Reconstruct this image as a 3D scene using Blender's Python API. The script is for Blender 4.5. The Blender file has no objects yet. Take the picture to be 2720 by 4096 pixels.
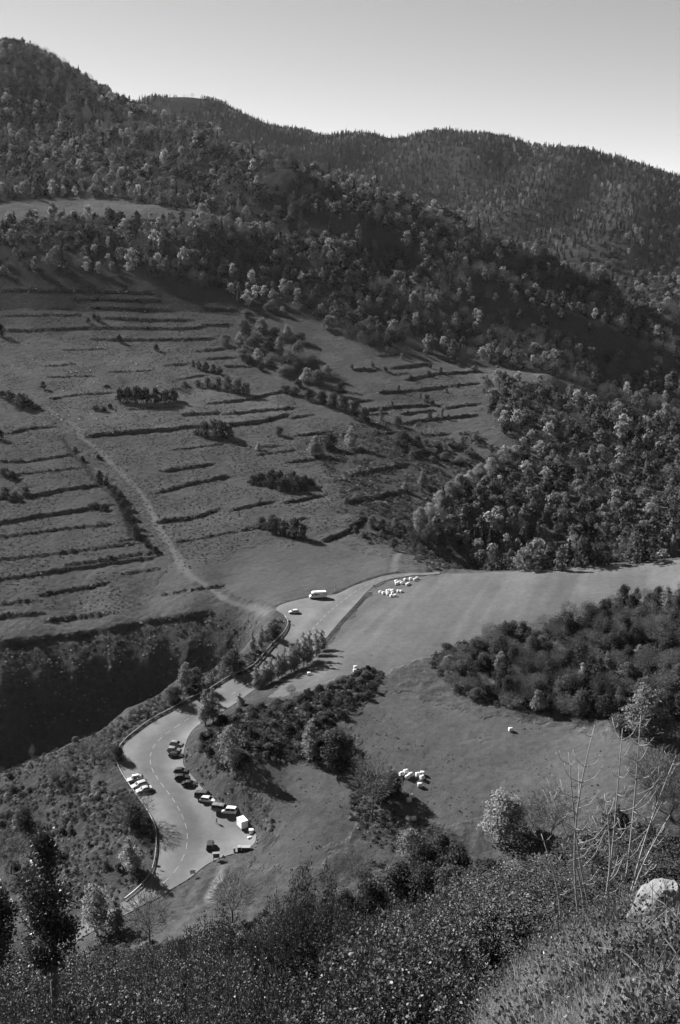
import bpy, bmesh, math, random
import numpy as np
from mathutils import Vector, Matrix
from mathutils.geometry import delaunay_2d_cdt

# ------------------------------------------------------------------ camera, sky, sun, exposure
scene = bpy.context.scene
C = scene.collection
CAM_Z = 142.0
PITCH = math.radians(14.0)
FOC = 3982.0                       # focal length in pixels of the 2720 x 4096 frame
cam_d = bpy.data.cameras.new('camera')
cam = bpy.data.objects.new('camera', cam_d)
C.objects.link(cam)
cam.location = (0, 0, CAM_Z)
cam.rotation_euler = (math.pi/2 - PITCH, 0, 0)
cam_d.sensor_fit = 'VERTICAL'
cam_d.sensor_height = 36.0
cam_d.sensor_width = 24.0
cam_d.lens = 36.0*FOC/4096.0
cam_d.clip_start = 0.5
cam_d.clip_end = 20000
scene.camera = cam

SUN_EL = math.radians(33.0)
SUN_AZ = math.radians(53.0)        # to the left of the view direction
sun_vec = Vector((-math.sin(SUN_AZ)*math.cos(SUN_EL), math.cos(SUN_AZ)*math.cos(SUN_EL), math.sin(SUN_EL)))
world = bpy.data.worlds.new('World')
scene.world = world
world.use_nodes = True
nt = world.node_tree
nt.nodes.clear()
sky = nt.nodes.new('ShaderNodeTexSky')
sky.sky_type = 'NISHITA'
sky.sun_disc = False
sky.sun_elevation = SUN_EL
sky.sun_rotation = -SUN_AZ
sky.altitude = 1200
sky.air_density = 1.0
sky.dust_density = 0.0
sky.ozone_density = 2.0
sep = nt.nodes.new('ShaderNodeSeparateColor')          # black-and-white film behind a red filter
bg = nt.nodes.new('ShaderNodeBackground')
bg.inputs['Strength'].default_value = 0.05
out = nt.nodes.new('ShaderNodeOutputWorld')
nt.links.new(sky.outputs[0], sep.inputs[0])
nt.links.new(sep.outputs[0], bg.inputs['Color'])
nt.links.new(bg.outputs[0], out.inputs[0])

sun_d = bpy.data.lights.new('sun', 'SUN')
sun = bpy.data.objects.new('sun', sun_d)
C.objects.link(sun)
sun_d.energy = 5.0
sun_d.angle = math.radians(0.53)
sun_d.color = (1, 1, 1)
sun.rotation_euler = sun_vec.to_track_quat('Z', 'Y').to_euler()
sun.location = (-300, 200, 600)

vs = scene.view_settings
vs.view_transform = 'Standard'
vs.look = 'None'
vs.exposure = 2.1
vs.gamma = 1.0
vs.use_curve_mapping = False
scene.display_settings.display_device = 'sRGB'
scene.cycles.max_bounces = 5
scene.cycles.diffuse_bounces = 2
scene.cycles.glossy_bounces = 2
scene.cycles.transmission_bounces = 3
scene.cycles.transparent_max_bounces = 6
scene.cycles.volume_bounces = 0
scene.cycles.use_denoising = True

rng = np.random.default_rng(7)
random.seed(7)

# ------------------------------------------------------------------ pixel <-> world helpers
CP, SP = math.cos(PITCH), math.sin(PITCH)
def ray(px, py):
    xr = (np.asarray(px, float)-1360)/FOC
    yr = (2048-np.asarray(py, float))/FOC
    return np.stack([xr, CP+yr*SP, -SP+yr*CP], -1)
def P(px, py, d=None, z=None):
    """world point seen at a pixel, at axial distance d or at height z"""
    r = ray(px, py)
    if d is None:
        d = (z-CAM_Z)/r[..., 2]
    return r*d + np.array([0, 0, CAM_Z])
def W(px, d, z):
    """world point in the direction of column px at axial distance d and height z"""
    return np.array([(px-1360)/FOC*d, d*0.955, z])

# ------------------------------------------------------------------ noise
def _hash(ix, iy, seed):
    h = (ix.astype(np.int64)*374761393 + iy.astype(np.int64)*668265263 + seed*1442695041) & 0xFFFFFFFF
    h = ((h ^ (h >> 13))*1274126177) & 0xFFFFFFFF
    h = h ^ (h >> 16)
    return (h & 0xFFFF)/65535.0
def noise(x, y, seed=0):
    ix, iy = np.floor(x), np.floor(y)
    fx, fy = x-ix, y-iy
    fx = fx*fx*fx*(fx*(fx*6-15)+10); fy = fy*fy*fy*(fy*(fy*6-15)+10)
    a = _hash(ix, iy, seed); b = _hash(ix+1, iy, seed)
    c = _hash(ix, iy+1, seed); d = _hash(ix+1, iy+1, seed)
    return (a+(b-a)*fx)*(1-fy) + (c+(d-c)*fx)*fy - 0.5
def fbm(x, y, oct=4, seed=0):
    s = 0; a = 1.0
    for i in range(oct):
        s = s + a*noise(x, y, seed+i*17); x = x*2.03+5.1; y = y*2.03+1.7; a *= 0.5
    return s

# ------------------------------------------------------------------ terrain control points
ctl = []
def c(px, py, d=None, z=None): ctl.append(P(px, py, d, z))
def cw(px, d, z): ctl.append(W(px, d, z))
def cx(x, y, z): ctl.append(np.array([x, y, z], float))

ROAD_C = [(577,3590),(608,3569),(640,3546),(669,3519),(695,3491),(716,3464),(730,3434),(742,3407),(748,3380),(750,3352),(748,3323),(742,3296),(732,3270),
          (720,3245),(706,3219),(690,3193),(671,3169),(654,3146),(636,3123),(620,3099),(608,3077),(602,3054),(600,3030),(604,3009),(613,2987),(628,2967),
          (646,2950),(667,2932),(692,2914),(720,2896),(748,2879),(913,2785),(938,2770),(990,2740),(1090,2665),(1170,2595),(1260,2507),(1283,2480),(1306,2457),(1329,2436),(1369,2405),
          (1395,2385),(1409,2375),(1432,2359),(1458,2344),(1483,2331),(1517,2319),(1540,2312),(1563,2307),(1618,2300),(1760,2290)]
_zk = [(3900,-14),(3845,-13),(3740,-10),(3650,-6),(3590,-4),(3491,-2.2),(3380,-.8),(3245,.3),(3123,1.2),(3030,2.2),(2950,3.2),(2896,4),(2785,5.5),(2740,6.2),(2600,7.6),(2507,8.3),
       (2436,8.9),(2375,9.6),(2331,10.5),(2307,11.5),(2290,12.2)]
def road_z(py):
    ys = np.array([a for a, b in _zk][::-1], float); zs = np.array([b for a, b in _zk][::-1], float)
    return np.interp(py, ys, zs)
ROAD_L = [(0,3815),(120,3785),(240,3742),(330,3690),(420,3650),(490,3611),(566,3553),(608,3503),(626,3447),(634,3384),(634,3321),(619,3287),(604,3258),(580,3222),(553,3182),(507,3119),(478,3068),(469,3026),
          (482,2997),(507,2963),(545,2934),(604,2890),(694,2842),(824,2777),(876,2742),(1006,2686),(1060,2624),(1138,2542),(1162,2494),(1140,2463),(1096,2440),
          (1120,2419),(1180,2401),(1239,2389),(1300,2383),(1340,2378),(1374,2364),(1403,2348),(1458,2327),(1521,2306),(1588,2294),(1660,2290),(1760,2286.5)]
ROAD_R = [(0,3872),(150,3830),(280,3785),(340,3740),(420,3700),(503,3659),(621,3599),(659,3573),(713,3540),(768,3506),(806,3472),(852,3443),(899,3424),(950,3409),(1000,3390),(1022,3368),(1026,3333),(1000,3296),
          (945,3258),(886,3228),(836,3186),(802,3144),(765,3098),(735,3068),(730,3035),(740,2984),(754,2942),(790,2900),(860,2862),(950,2808),(1040,2745),(1130,2690),(1200,2650),(1275,2590),
          (1310,2545),(1348,2499),(1390,2452),(1436,2402),(1462,2372),(1475,2360),(1495,2345),(1524,2326),(1605,2307.5),(1680,2300),(1760,2296)]
for (x, y) in ROAD_C[::3]: c(x, y, z=road_z(y))
EDGE_Z = {(120,3785):-11.6,(240,3742):-10.2,(330,3690):-9,(420,3650):-7.4,(490,3611):-5.4,(566,3553):-3.8,(608,3503):-3,(626,3447):-2.1,(150,3830):-11.6,(280,3785):-10.2,(340,3740):-9.1,(420,3700):-7.4,(503,3659):-5.5,
          (621,3599):-4.1,(659,3573):-3.5,(713,3540):-2.9,(768,3506):-2.2,(806,3472):-1.6,(852,3443):-1.0,(899,3424):-.6,(950,3409):-.2}
for (x, y) in ROAD_L[1:-1]: c(x, y, z=EDGE_Z.get((x, y), road_z(y)-0.05))
for (x, y) in ROAD_R[1:14]: c(x, y, z=EDGE_Z[(x, y)])
for (x, y), z in zip([(140,3808),(270,3760),(345,3715),(430,3675),(510,3634)], [-11.6,-10,-9,-7.3,-5.5]): c(x, y, z=z)
for (x, y), z in zip([(1000,3390),(1022,3368),(1026,3333),(1000,3296),(945,3258),(886,3228),(836,3186),(802,3144),(765,3098),(735,3068),(730,3035),(740,2984),(754,2942)],
                     [.2,.3,.4,.5,.6,.8,1.0,1.3,1.7,2,2.3,2.9,3.4]): c(x, y, z=z)
for (x, y) in ROAD_R[27:]: c(x, y, z=road_z(y))
# road beyond the crest, dropping to the right
cw(1950, 442, 9); cw(2100, 450, 3)
# cut bank and mound between the road and the fields
for x, y, z in [(1084,3294,3.4),(1050,3252,3.8),(985,3205,4.2),(925,3168,4.5),(880,3128,4.8),(850,3088,5),(815,3043,5.2),(790,3012,5.5),(785,2982,5.8),(800,2937,6.3),(815,2897,7),(1070,3385,1.6),(1000,3420,.6),(950,2880,9),(1100,2900,10.5),(1300,2800,12.5),
                (1250,2720,11),(1150,2740,9.5),(1330,2980,9),(1150,3080,7),(1100,3200,6),(1250,3300,5),(1200,3420,3.5),(1100,3500,1.5),(900,3500,-.6),(800,3560,-1.5),(1450,3250,4.5),(1640,3275,4),(1600,3100,7),
                (1700,2950,8.5),(2040,2915,9),(2300,2920,10),(2600,2970,14),(2300,3050,9),(2000,3150,6),(1850,3250,5),(1500,2750,10.5),(1800,2800,9.5),(1650,2680,10.5),
                (700,3620,-3),(850,3650,-.5),(1000,3650,.5),(1300,3560,1.5),(1300,3450,3.2),(800,3740,2),(500,3720,-5),(600,3690,-4)]: c(x, y, z=z)
# upper meadow and its crest
for x, y, z in [(1500,2420,10),(1500,2600,10.5),(1350,2640,10),(1700,2450,12.5),(1700,2350,12.6),(2000,2450,15.5),(2000,2350,15.5),(2300,2420,18),(2300,2330,18.5),(2600,2300,21.5),(2550,2420,20),(2100,2540,15),(1800,2580,12.2),
                (1760,2290,12.4),(1880,2287,13.4),(2000,2283,14.6),(2120,2277,16),(2250,2270,17.5),(2380,2261,19),(2500,2252,20.5),(2610,2242,21.8),(2720,2231,23),(2950,2215,25),(2300,2640,14),(2500,2700,14),(2720,2700,19),(2720,2500,22)]: c(x, y, z=z)
cw(1800, 462, 6)
for px, zz in [(2000,5),(2300,7),(2600,9),(2900,11)]:
    cw(px, 462, zz-8); cw(px, 490, -13)
# the gully on the left
for x, y, z in [(0,3095,-13),(150,3035,-10),(300,2970,-7.5),(500,2850,-3),(700,2735,1),(900,2640,5),(1000,2560,7),(1060,2490,8),(-300,3200,-18)]: c(x, y, z=z)
for px, ye, de, ry, rz in [(-300,2640,388,3220,-18),(0,2590,399,3095,-13),(150,2571,402,3035,-10),(300,2553,405.5,2970,-7.5),(450,2525,409,2880,-4.2),(600,2495,412.5,2792,-1),(750,2468,413.5,2708,2),(900,2440,413.5,2640,5)]:
    c(px, ye, d=de)
    last = None
    for dy in (70, 150, 230, 310, 390, 470):
        if ye+dy > ry+30: break
        dw = de-dy*(0.0825 if dy < 200 else .062)
        c(px, ye+dy, d=dw); last = (dw, P(px, ye+dy, d=dw)[2])
    dr = (rz-CAM_Z)/ray(px, ry)[2]
    cw(px, (dr+last[0])/2+4, last[1]-6-.12*(last[0]-dr))
for x, y, d in [(1000,2500,402.5),(0,2480,420),(300,2480,424),(600,2420,434),(-300,2480,415)]: c(x, y, d=d)
# terraced slope
for x, y, d in [(300,2350,452),(300,2200,486),(0,2200,488),(0,2350,450),(600,2300,459),(600,2150,495),(900,2350,440),(900,2200,472),(1200,2300,440),(1200,2200,470),(1200,2100,503),(1450,2250,452),(1580,2210,468),
                (0,2000,552),(300,2000,548),(600,2000,546),(900,2000,545),(1200,2000,544),(1500,2050,528),(1600,2150,500),(300,1850,600),(0,1850,604),(600,1850,600),(900,1850,600),(1200,1850,600),(1500,1850,598),
                (0,1700,668),(300,1700,665),(600,1700,665),(900,1700,665),(1200,1700,665),(1500,1700,668),(0,1550,735),(300,1550,733),(600,1550,735),(900,1550,735),(1200,1550,738),(1500,1550,738),
                (0,1400,805),(300,1400,805),(600,1400,806),(900,1400,808),(1200,1400,812),(1500,1420,806),(0,1250,862),(300,1250,863),(600,1250,865),(900,1250,868),(1200,1260,872),(1500,1300,870),
                (0,1150,890),(300,1150,890),(600,1150,890),(-500,1150,890),(-500,1500,760),(-500,1850,610),(-500,2200,490),(1750,1480,795),(1750,1600,730),(1750,1750,655),(1750,1950,575),(1750,2100,530)]: c(x, y, d=d)
# wooded spur on the right
for x, y, d in [(1800,2250,500),(2000,2250,515),(2300,2200,525),(2600,2180,530),(2900,2180,530),(2000,2050,560),(2300,2000,580),(2600,2000,590),(2000,1900,610),(2000,1750,660),(2300,1850,640),(2600,1850,655),
                (2000,1600,730),(2300,1700,700),(1950,1500,790),(2200,1545,765),(2450,1645,742),(2720,1745,722),(2950,1830,710)]: c(x, y, d=d)
for px, d, z in [(2200,830,44),(2450,800,18),(2720,790,-2),(2950,780,-14),(2450,850,12),(2720,850,-8)]: cw(px, d, z)
# the left mountain
for x, y, d in [(900,1150,905),(1200,1150,930),(1500,1200,935),(1500,1100,990),(1800,1350,890),(1800,1200,960),(2000,1300,945),(2200,1200,1010),(2200,1450,880),(2400,1450,925),(2700,1500,920),(2720,1600,880),(2950,1650,885),
                (600,1060,920),(200,1060,915),(0,1000,945),(600,950,980),(1000,1000,990),(1000,900,1040),(1400,1000,1010),(1400,850,1110),(1800,1000,1060),(0,880,1030),(200,850,1065),(200,790,1135),(600,850,1050),(600,800,1110),(850,840,1075),
                (200,700,1220),(600,700,1200),(1000,800,1100),(1000,700,1190),(600,600,1300),(200,450,1460),(600,510,1400),(0,212,1850),(200,268,1770),(330,335,1690),(470,402,1600),(650,462,1500),(850,545,1400),(1040,640,1300),(1270,712,1230),(1500,775,1180),(1830,902,1125),(2100,1052,1085),(2400,1182,1055),(2720,1302,1030),
                (-500,100,1900),(-500,500,1450),(-500,800,1120),(2950,1370,1020),(2500,1300,1000)]: c(x, y, d=d)
for px, d, z in [(0,2300,490),(470,2000,390),(650,1850,360),(1040,1600,260),(1500,1420,180),(1830,1330,135),(2100,1270,92),(2400,1210,58),(2720,1160,28),(2950,1150,15),(-500,2400,510)]: cw(px, d, z)
# the far ridge
for x, y, d in [(600,455,2900),(720,400,2800),(800,412,2800),(880,440,2800),(1000,478,2800),(1200,540,2780),(1360,575,2720),(1530,584,2680),(1720,548,2600),(1850,566,2560),(2000,612,2500),(2200,604,2500),(2450,656,2400),(2720,728,2300),(3000,780,2250),
                (1300,640,2480),(1700,720,2250),(2000,800,2080),(2300,1000,1700),(2500,900,1880),(2600,1100,1560),(2720,900,1850),(2720,1170,1450),(3000,1000,1700),(2300,800,2100)]: c(x, y, d=d)
for px, d, z in [(600,3600,480),(1500,3500,380),(2300,3300,320),(3000,3000,250),(1360,4400,350)]: cw(px, d, z)
# left scrub
for x, y, z in [(100,3200,-9),(300,3150,-3.5),(0,3350,-13),(300,3350,-5.5),(100,3500,-12),(400,3480,-4.5),(200,3600,-9),(50,3700,-12.5),(420,3200,-1.5),(380,3060,-2.5),(-300,3500,-24),(-300,3800,-20)]: c(x, y, z=z)
# the slope the camera stands on
for X in (-160, -80, -30, 0, 30, 80, 160):
    r = 0.0 if X <= 0 else min(X, 80)/80.0
    for Y, z in [(186,2+6*r),(150,22+20*r),(100,58+14*r),(60,87+9*r)]:
        cx(X, Y, z)
for X in (-30, -12, 0, 12, 30):
    r = min(max(X/12.0, 0.0), 1.6)
    for Y, z in [(45,100.5+2*r),(32,114.6+2.4*r),(20,123.1+2.2*r),(12,128.2+2.0*r),(6,133.6+1.0*r),(1,139.6),(-8,144)]:
        cx(X, Y, z)
cx(24,141,44); cx(60,160,36); 
for x, y, d in [(2600,3690,12),(2720,3600,12.5),(2500,3760,11.8),(2400,4000,8.5),(2650,3900,8.7),(2250,4000,10),(2300,3850,11.6),(2700,4080,6.8),(2450,4090,7.2),(2100,4090,11),(3000,3700,10)]: c(x, y, d=d)
ctl = np.array(ctl)

def warp(x, y):
    q = np.maximum(np.asarray(y, float), -25)+45.0
    return np.stack([np.asarray(x, float)/q*2.2, np.log(q)], -1)
def fit_tps(pts, lam):
    w = warp(pts[:, 0], pts[:, 1])
    n = len(w)
    r2 = ((w[:, None]-w[None])**2).sum(-1)
    K = 0.5*r2*np.log(r2+1e-12) + lam*np.eye(n)
    A = np.zeros((n+3, n+3)); A[:n, :n] = K
    A[:n, n] = 1; A[:n, n+1:] = w; A[n, :n] = 1; A[n+1:, :n] = w.T
    # heights are fitted relative to a scale that grows with distance
    b = np.concatenate([(pts[:, 2])/(np.maximum(pts[:, 1], 0)+200), np.zeros(3)])
    return w, np.linalg.solve(A, b)
_w, _s = fit_tps(ctl, 2e-6)
def z_base(x, y):
    x = np.asarray(x, float); y = np.asarray(y, float)
    sh = x.shape; x = x.ravel(); y = y.ravel()
    res = np.empty(len(x))
    for i in range(0, len(x), 20000):
        w = warp(x[i:i+20000], y[i:i+20000])
        r2 = (w[:, :1]-_w[:, 0])**2 + (w[:, 1:]-_w[:, 1])**2
        res[i:i+20000] = (0.5*r2*np.log(r2+1e-12))@_s[:-3] + _s[-3] + w@_s[-2:]
    res = res*(np.maximum(y, 0)+200)
    return res.reshape(sh)

# ------------------------------------------------------------------ terrain grid (rows get wider apart with distance)
def rows():
    ys = [-14.0]
    while ys[-1] < 4300:
        y = ys[-1]
        if y < 30: st = 0.30
        elif y < 190: st = 0.30+(y-30)/40*0.9 if y < 70 else 1.2
        elif y < 430: st = 0.8
        elif y < 900: st = 0.8+(y-430)/470*0.45
        else: st = 1.25*(1+(y-900)/70.0)
        ys.append(y+min(st, 20))
    return np.array(ys)
GY = rows()
NU = 520
U = np.linspace(-1, 1, NU)
half = np.where(GY > 0, 16+0.47*GY, 16)
GX = U[None, :]*half[:, None]
GYY = np.repeat(GY[:, None], NU, 1)
# the thin-plate sheet is smooth: evaluate every third line and interpolate
ri = np.unique(np.concatenate([np.arange(0, len(GY), 3), [len(GY)-1]]))
ui = np.unique(np.concatenate([np.arange(0, NU, 3), [NU-1]]))
Zc = z_base(GX[np.ix_(ri, ui)], GYY[np.ix_(ri, ui)])
Zt = np.empty((len(ri), NU))
for k in range(len(ri)): Zt[k] = np.interp(np.arange(NU), ui, Zc[k])
tr = np.searchsorted(ri, np.arange(len(GY)), 'right')-1
tr = np.clip(tr, 0, len(ri)-2)
f = ((np.arange(len(GY))-ri[tr])/(ri[tr+1]-ri[tr]))[:, None]
Z0 = Zt[tr]*(1-f) + Zt[tr+1]*f
far_w = np.clip((GYY-880)/250, 0, 1)
Z0 = Z0 + far_w*(fbm(GX/260.0+3.3, GYY/330.0, 4, 3)*16 + np.clip((GYY-1900)/600, 0, 1)*(0.25-np.abs(noise(GX/190+0.4*GYY/190, GYY/420, 41)))*55)

ZG = Z0.copy()
def sample(grid, x, y):
    """bilinear lookup of a terrain-grid quantity at world x, y"""
    x = np.asarray(x, float); y = np.asarray(y, float)
    i = np.clip(np.searchsorted(GY, y, 'right')-1, 0, len(GY)-2)
    fy = np.clip((y-GY[i])/(GY[i+1]-GY[i]), 0, 1)
    h = half[i]*(1-fy)+half[i+1]*fy
    u = np.clip((x/h+1)/2*(NU-1), 0, NU-1.001)
    j = u.astype(int); fu = u-j
    return (grid[i, j]*(1-fu)+grid[i, j+1]*fu)*(1-fy) + (grid[i+1, j]*(1-fu)+grid[i+1, j+1]*fu)*fy
def gz(x, y): return sample(ZG, x, y)
def hit(px, py, dmin=60.0, dmax=4200.0):
    """where the sight line of a pixel meets the ground"""
    px = np.atleast_1d(np.asarray(px, float)); py = np.atleast_1d(np.asarray(py, float))
    r = ray(px, py)
    t = np.full(len(px), float(dmin)); done = np.zeros(len(px), bool); prev = t.copy()
    while True:
        q = r*t[:, None]
        below = (CAM_Z+q[:, 2]) < gz(q[:, 0], q[:, 1])
        done |= below
        if (done | (t > dmax)).all(): break
        prev = np.where(done, prev, t)
        t = np.where(done, t, t+np.maximum(0.6, t*0.004))
    lo, hi = prev, t
    for _ in range(14):
        m = (lo+hi)/2; q = r*m[:, None]
        b = (CAM_Z+q[:, 2]) < gz(q[:, 0], q[:, 1])
        hi = np.where(b, m, hi); lo = np.where(b, lo, m)
    q = r*hi[:, None]
    return np.stack([q[:, 0], q[:, 1], gz(q[:, 0], q[:, 1])], -1)
def hits(pl, **k): return hit([a for a, b in pl], [b for a, b in pl], **k)

# ------------------------------------------------------------------ materials (all greys: the photograph is black and white)
def new_mat(name):
    m = bpy.data.materials.new(name); m.use_nodes = True
    t = m.node_tree; t.nodes.clear()
    o = t.nodes.new('ShaderNodeOutputMaterial')
    return m, t, o
def nd(t, kind, **kw):
    n = t.nodes.new(kind)
    for k, v in kw.items():
        if k.startswith('_'): setattr(n, k[1:], v)
        else: n.inputs[k.replace('_', ' ')].default_value = v
    return n
def mth(t, op, a, b=None):
    n = t.nodes.new('ShaderNodeMath'); n.operation = op
    for i, v in enumerate((a, b)):
        if v is None: continue
        if isinstance(v, (int, float)): n.inputs[i].default_value = v
        else: t.links.new(v, n.inputs[i])
    return n.outputs[0]
def nz(t, vec, scale, detail=4, rough=0.6, lo=0.0, hi=1.0):
    n = nd(t, 'ShaderNodeTexNoise', Scale=scale, Detail=detail, Roughness=rough)
    t.links.new(vec, n.inputs['Vector'])
    if (lo, hi) == (0.0, 1.0): return n.outputs['Fac']
    m = nd(t, 'ShaderNodeMapRange')
    m.inputs['From Min'].default_value = 0.25; m.inputs['From Max'].default_value = 0.75
    m.inputs['To Min'].default_value = lo; m.inputs['To Max'].default_value = hi
    t.links.new(n.outputs['Fac'], m.inputs['Value'])
    return m.outputs[0]
def grey(v): return (v, v, v, 1)
def mat_plain(name, v, rough=0.6, spec=0.3, var=0.0, scale=4.0, metal=0.0, coat=0.0, bump=0.0):
    m, t, o = new_mat(name)
    b = nd(t, 'ShaderNodeBsdfPrincipled', Roughness=rough, Metallic=metal)
    b.inputs['Base Color'].default_value = grey(v)
    b.inputs['Specular IOR Level'].default_value = spec
    b.inputs['Coat Weight'].default_value = coat
    tc = nd(t, 'ShaderNodeTexCoord')
    if var:
        f = nz(t, tc.outputs['Object'], scale, 4, .6, v*(1-var), v*(1+var))
        cb = nd(t, 'ShaderNodeCombineColor')
        for i in range(3): t.links.new(f, cb.inputs[i])
        t.links.new(cb.outputs[0], b.inputs['Base Color'])
    if bump:
        bm_ = nd(t, 'ShaderNodeBump', Strength=1.0, Distance=bump)
        t.links.new(nz(t, tc.outputs['Object'], scale*2, 4, .6), bm_.inputs['Height'])
        t.links.new(bm_.outputs[0], b.inputs['Normal'])
    t.links.new(b.outputs[0], o.inputs[0])
    return m
def mat_ground(name):
    m, t, o = new_mat(name)
    at = nd(t, 'ShaderNodeAttribute', _attribute_name='alb')
    ar = nd(t, 'ShaderNodeAttribute', _attribute_name='rgh')
    g = nd(t, 'ShaderNodeNewGeometry')
    pos = g.outputs['Position']
    v1 = nz(t, pos, 0.05, 4, .6, 0.72, 1.28)
    v2 = nz(t, pos, 0.45, 5, .75, 0.5, 1.5)
    v3 = nz(t, pos, 3.5, 3, .7, 0.75, 1.25)
    k = mth(t, 'MULTIPLY', mth(t, 'MULTIPLY', v1, v2), v3)
    # rough ground shows the variation in full, mown grass only part of it
    k2 = mth(t, 'ADD', 1.0, mth(t, 'MULTIPLY', mth(t, 'SUBTRACT', k, 1.0), mth(t, 'MINIMUM', mth(t, 'ADD', 0.28, ar.outputs['Fac']), 1.0)))
    f = mth(t, 'MULTIPLY', at.outputs['Fac'], k2)
    cb = nd(t, 'ShaderNodeCombineColor')
    for i in range(3): t.links.new(f, cb.inputs[i])
    d = nd(t, 'ShaderNodeBsdfDiffuse', Roughness=0.6)
    t.links.new(cb.outputs[0], d.inputs['Color'])
    h = mth(t, 'ADD', mth(t, 'MULTIPLY', nz(t, pos, 0.7, 6, .75), 1.25), mth(t, 'MULTIPLY', nz(t, pos, 4.0, 4, .7), 0.22))
    h = mth(t, 'MULTIPLY', h, mth(t, 'ADD', 0.07, ar.outputs['Fac']))
    b = nd(t, 'ShaderNodeBump', Strength=1.0, Distance=0.9)
    t.links.new(h, b.inputs['Height'])
    t.links.new(b.outputs[0], d.inputs['Normal'])
    t.links.new(d.outputs[0], o.inputs[0])
    return m
M = {}
M['ground'] = mat_ground('hillside grass')

# ------------------------------------------------------------------ lines and areas on the ground
def pl_dist(X, Y, pl, pad):
    """distance, signed side and along-parameter of grid vertices to a polyline; indices of the touched vertices"""
    x0, x1 = pl[:, 0].min()-pad, pl[:, 0].max()+pad
    y0, y1 = pl[:, 1].min()-pad, pl[:, 1].max()+pad
    idx = np.nonzero((X > x0) & (X < x1) & (Y > y0) & (Y < y1))
    x, y = X[idx], Y[idx]
    best = np.full(len(x), 1e9); sgn = np.zeros(len(x)); par = np.zeros(len(x)); L = 0.0
    for a, b in zip(pl[:-1], pl[1:]):
        d = b[:2]-a[:2]; l = math.hypot(*d)
        if l < 1e-6: continue
        t = np.clip(((x-a[0])*d[0]+(y-a[1])*d[1])/l/l, 0, 1)
        ex, ey = x-(a[0]+t*d[0]), y-(a[1]+t*d[1])
        dist = np.hypot(ex, ey)
        s = np.sign(d[0]*(y-a[1])-d[1]*(x-a[0]))
        k = dist < best
        best = np.where(k, dist, best); sgn = np.where(k, s, sgn); par = np.where(k, L+t*l, par)
        L += l
    return idx, best, sgn, par, L
def inside(X, Y, poly):
    x, y = X, Y
    res = np.zeros(x.shape, bool)
    n = len(poly)
    for i in range(n):
        ax, ay = poly[i][:2]; bx, by = poly[(i+1) % n][:2]
        c1 = (ay > y) != (by > y)
        xi = (bx-ax)*(y-ay)/(by-ay+1e-12)+ax
        res ^= c1 & (x < xi)
    return res
def densify(pl, step):
    outp = [pl[0]]
    for a, b in zip(pl[:-1], pl[1:]):
        n = max(1, int(math.ceil(np.linalg.norm(b-a)/step)))
        for i in range(1, n+1): outp.append(a+(b-a)*i/n)
    return np.array(outp)
def smooth(pl, it=2):
    pl = np.asarray(pl, float)
    for _ in range(it):
        q = np.concatenate([pl[:1], np.stack([pl[:-1]*.75+pl[1:]*.25, pl[:-1]*.25+pl[1:]*.75], 1).reshape(-1, pl.shape[1]), pl[-1:]])
        pl = q
    return pl

# wooded spurs running down the mountain's right flank
SPURS = [([(1000,790),(1360,850),(1600,915),(1850,1035),(2130,1115),(2450,1200),(2720,1335)], 22, 28), ([(1100,885),(1500,965),(1700,1065),(1900,1185),(2100,1265),(2350,1365),(2720,1490)], 20, 26),
         ([(600,975),(1000,1015),(1250,1105),(1450,1205),(1650,1305),(1850,1390)], 18, 26), ([(300,560),(700,640),(1000,720),(1300,800)], 20, 40), ([(1950,1500),(2200,1545),(2450,1645),(2720,1745)], 8, 22),
         ([(1800,700),(1950,640),(2030,600)], 35, 80), ([(2050,950),(2250,800),(2330,650)], 40, 85), ([(2450,1120),(2550,900),(2560,720)], 40, 80), ([(1280,680),(1420,620),(1480,570)], 30, 70)]
for pl, A_, sg in SPURS:
    q = smooth(hits(densify(np.array(pl, float), 60.0).tolist()), 2)
    idx, dist, sgn, par, L = pl_dist(GX, GYY, q, sg*4)
    ZG[idx] += A_*np.exp(-(dist/sg)**2)*np.clip(np.minimum(par, L-par)/60, 0, 1)
Z0 = ZG.copy()

alb = np.full(ZG.shape, 0.062)          # grass
rgh = np.full(ZG.shape, 0.60)           # unevenness
alb *= 1+0.12*fbm(GX/40, GYY/40, 3, 9)
near = (GYY < 185)
alb[near] = 0.05; rgh[near] = 0.5
alb[GYY < 20] = 0.09
far = GYY > 880
alb[far] = 0.032; rgh[far] = 0.8

# mown fields
MEADOW = [(1475,2375),(1530,2327),(1620,2308),(1760,2297),(2000,2287),(2250,2274),(2500,2256),(2760,2232),(2760,2420),(2550,2430),(2300,2490),(2100,2545),(1800,2600),(1600,2660),(1520,2720),(1400,2690),(1250,2760),(1080,2790),(1120,2740),(1290,2610)]
meadow_w = hits(densify(np.array(MEADOW, float), 40.0).tolist())
LOWER = [(1380,2860),(1560,2760),(1900,2860),(2200,2900),(2500,2960),(2560,3150),(2000,3250),(1700,3340),(1500,3300),(1420,3250),(1400,3350),(1300,3450),(1150,3500),(1000,3480),(1030,3420),(1090,3350),(1040,3230),(960,3150),(1000,3050),(1200,3060),(1480,3060)]
lower_w = hits(densify(np.array(LOWER, float), 40.0).tolist())
def feather(poly, w):
    """soft membership of a polygon, wobbled so that its border is uneven"""
    xx = GX+fbm(GX/6, GYY/6, 3, 21)*w; yy = GYY+fbm(GX/6, GYY/6, 3, 22)*w
    return inside(xx, yy, poly)
mm = feather(meadow_w, 3.0); mm &= (GYY < 412)
alb[mm] = 0.088*(1+0.20*fbm((GX[mm]*.9-GYY[mm]*.35)/3.5, (GX[mm]*.35+GYY[mm]*.9)/40, 3, 5)+.14*fbm(GX[mm]/16, GYY[mm]/16, 3, 15)); rgh[mm] = 0.12
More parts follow.
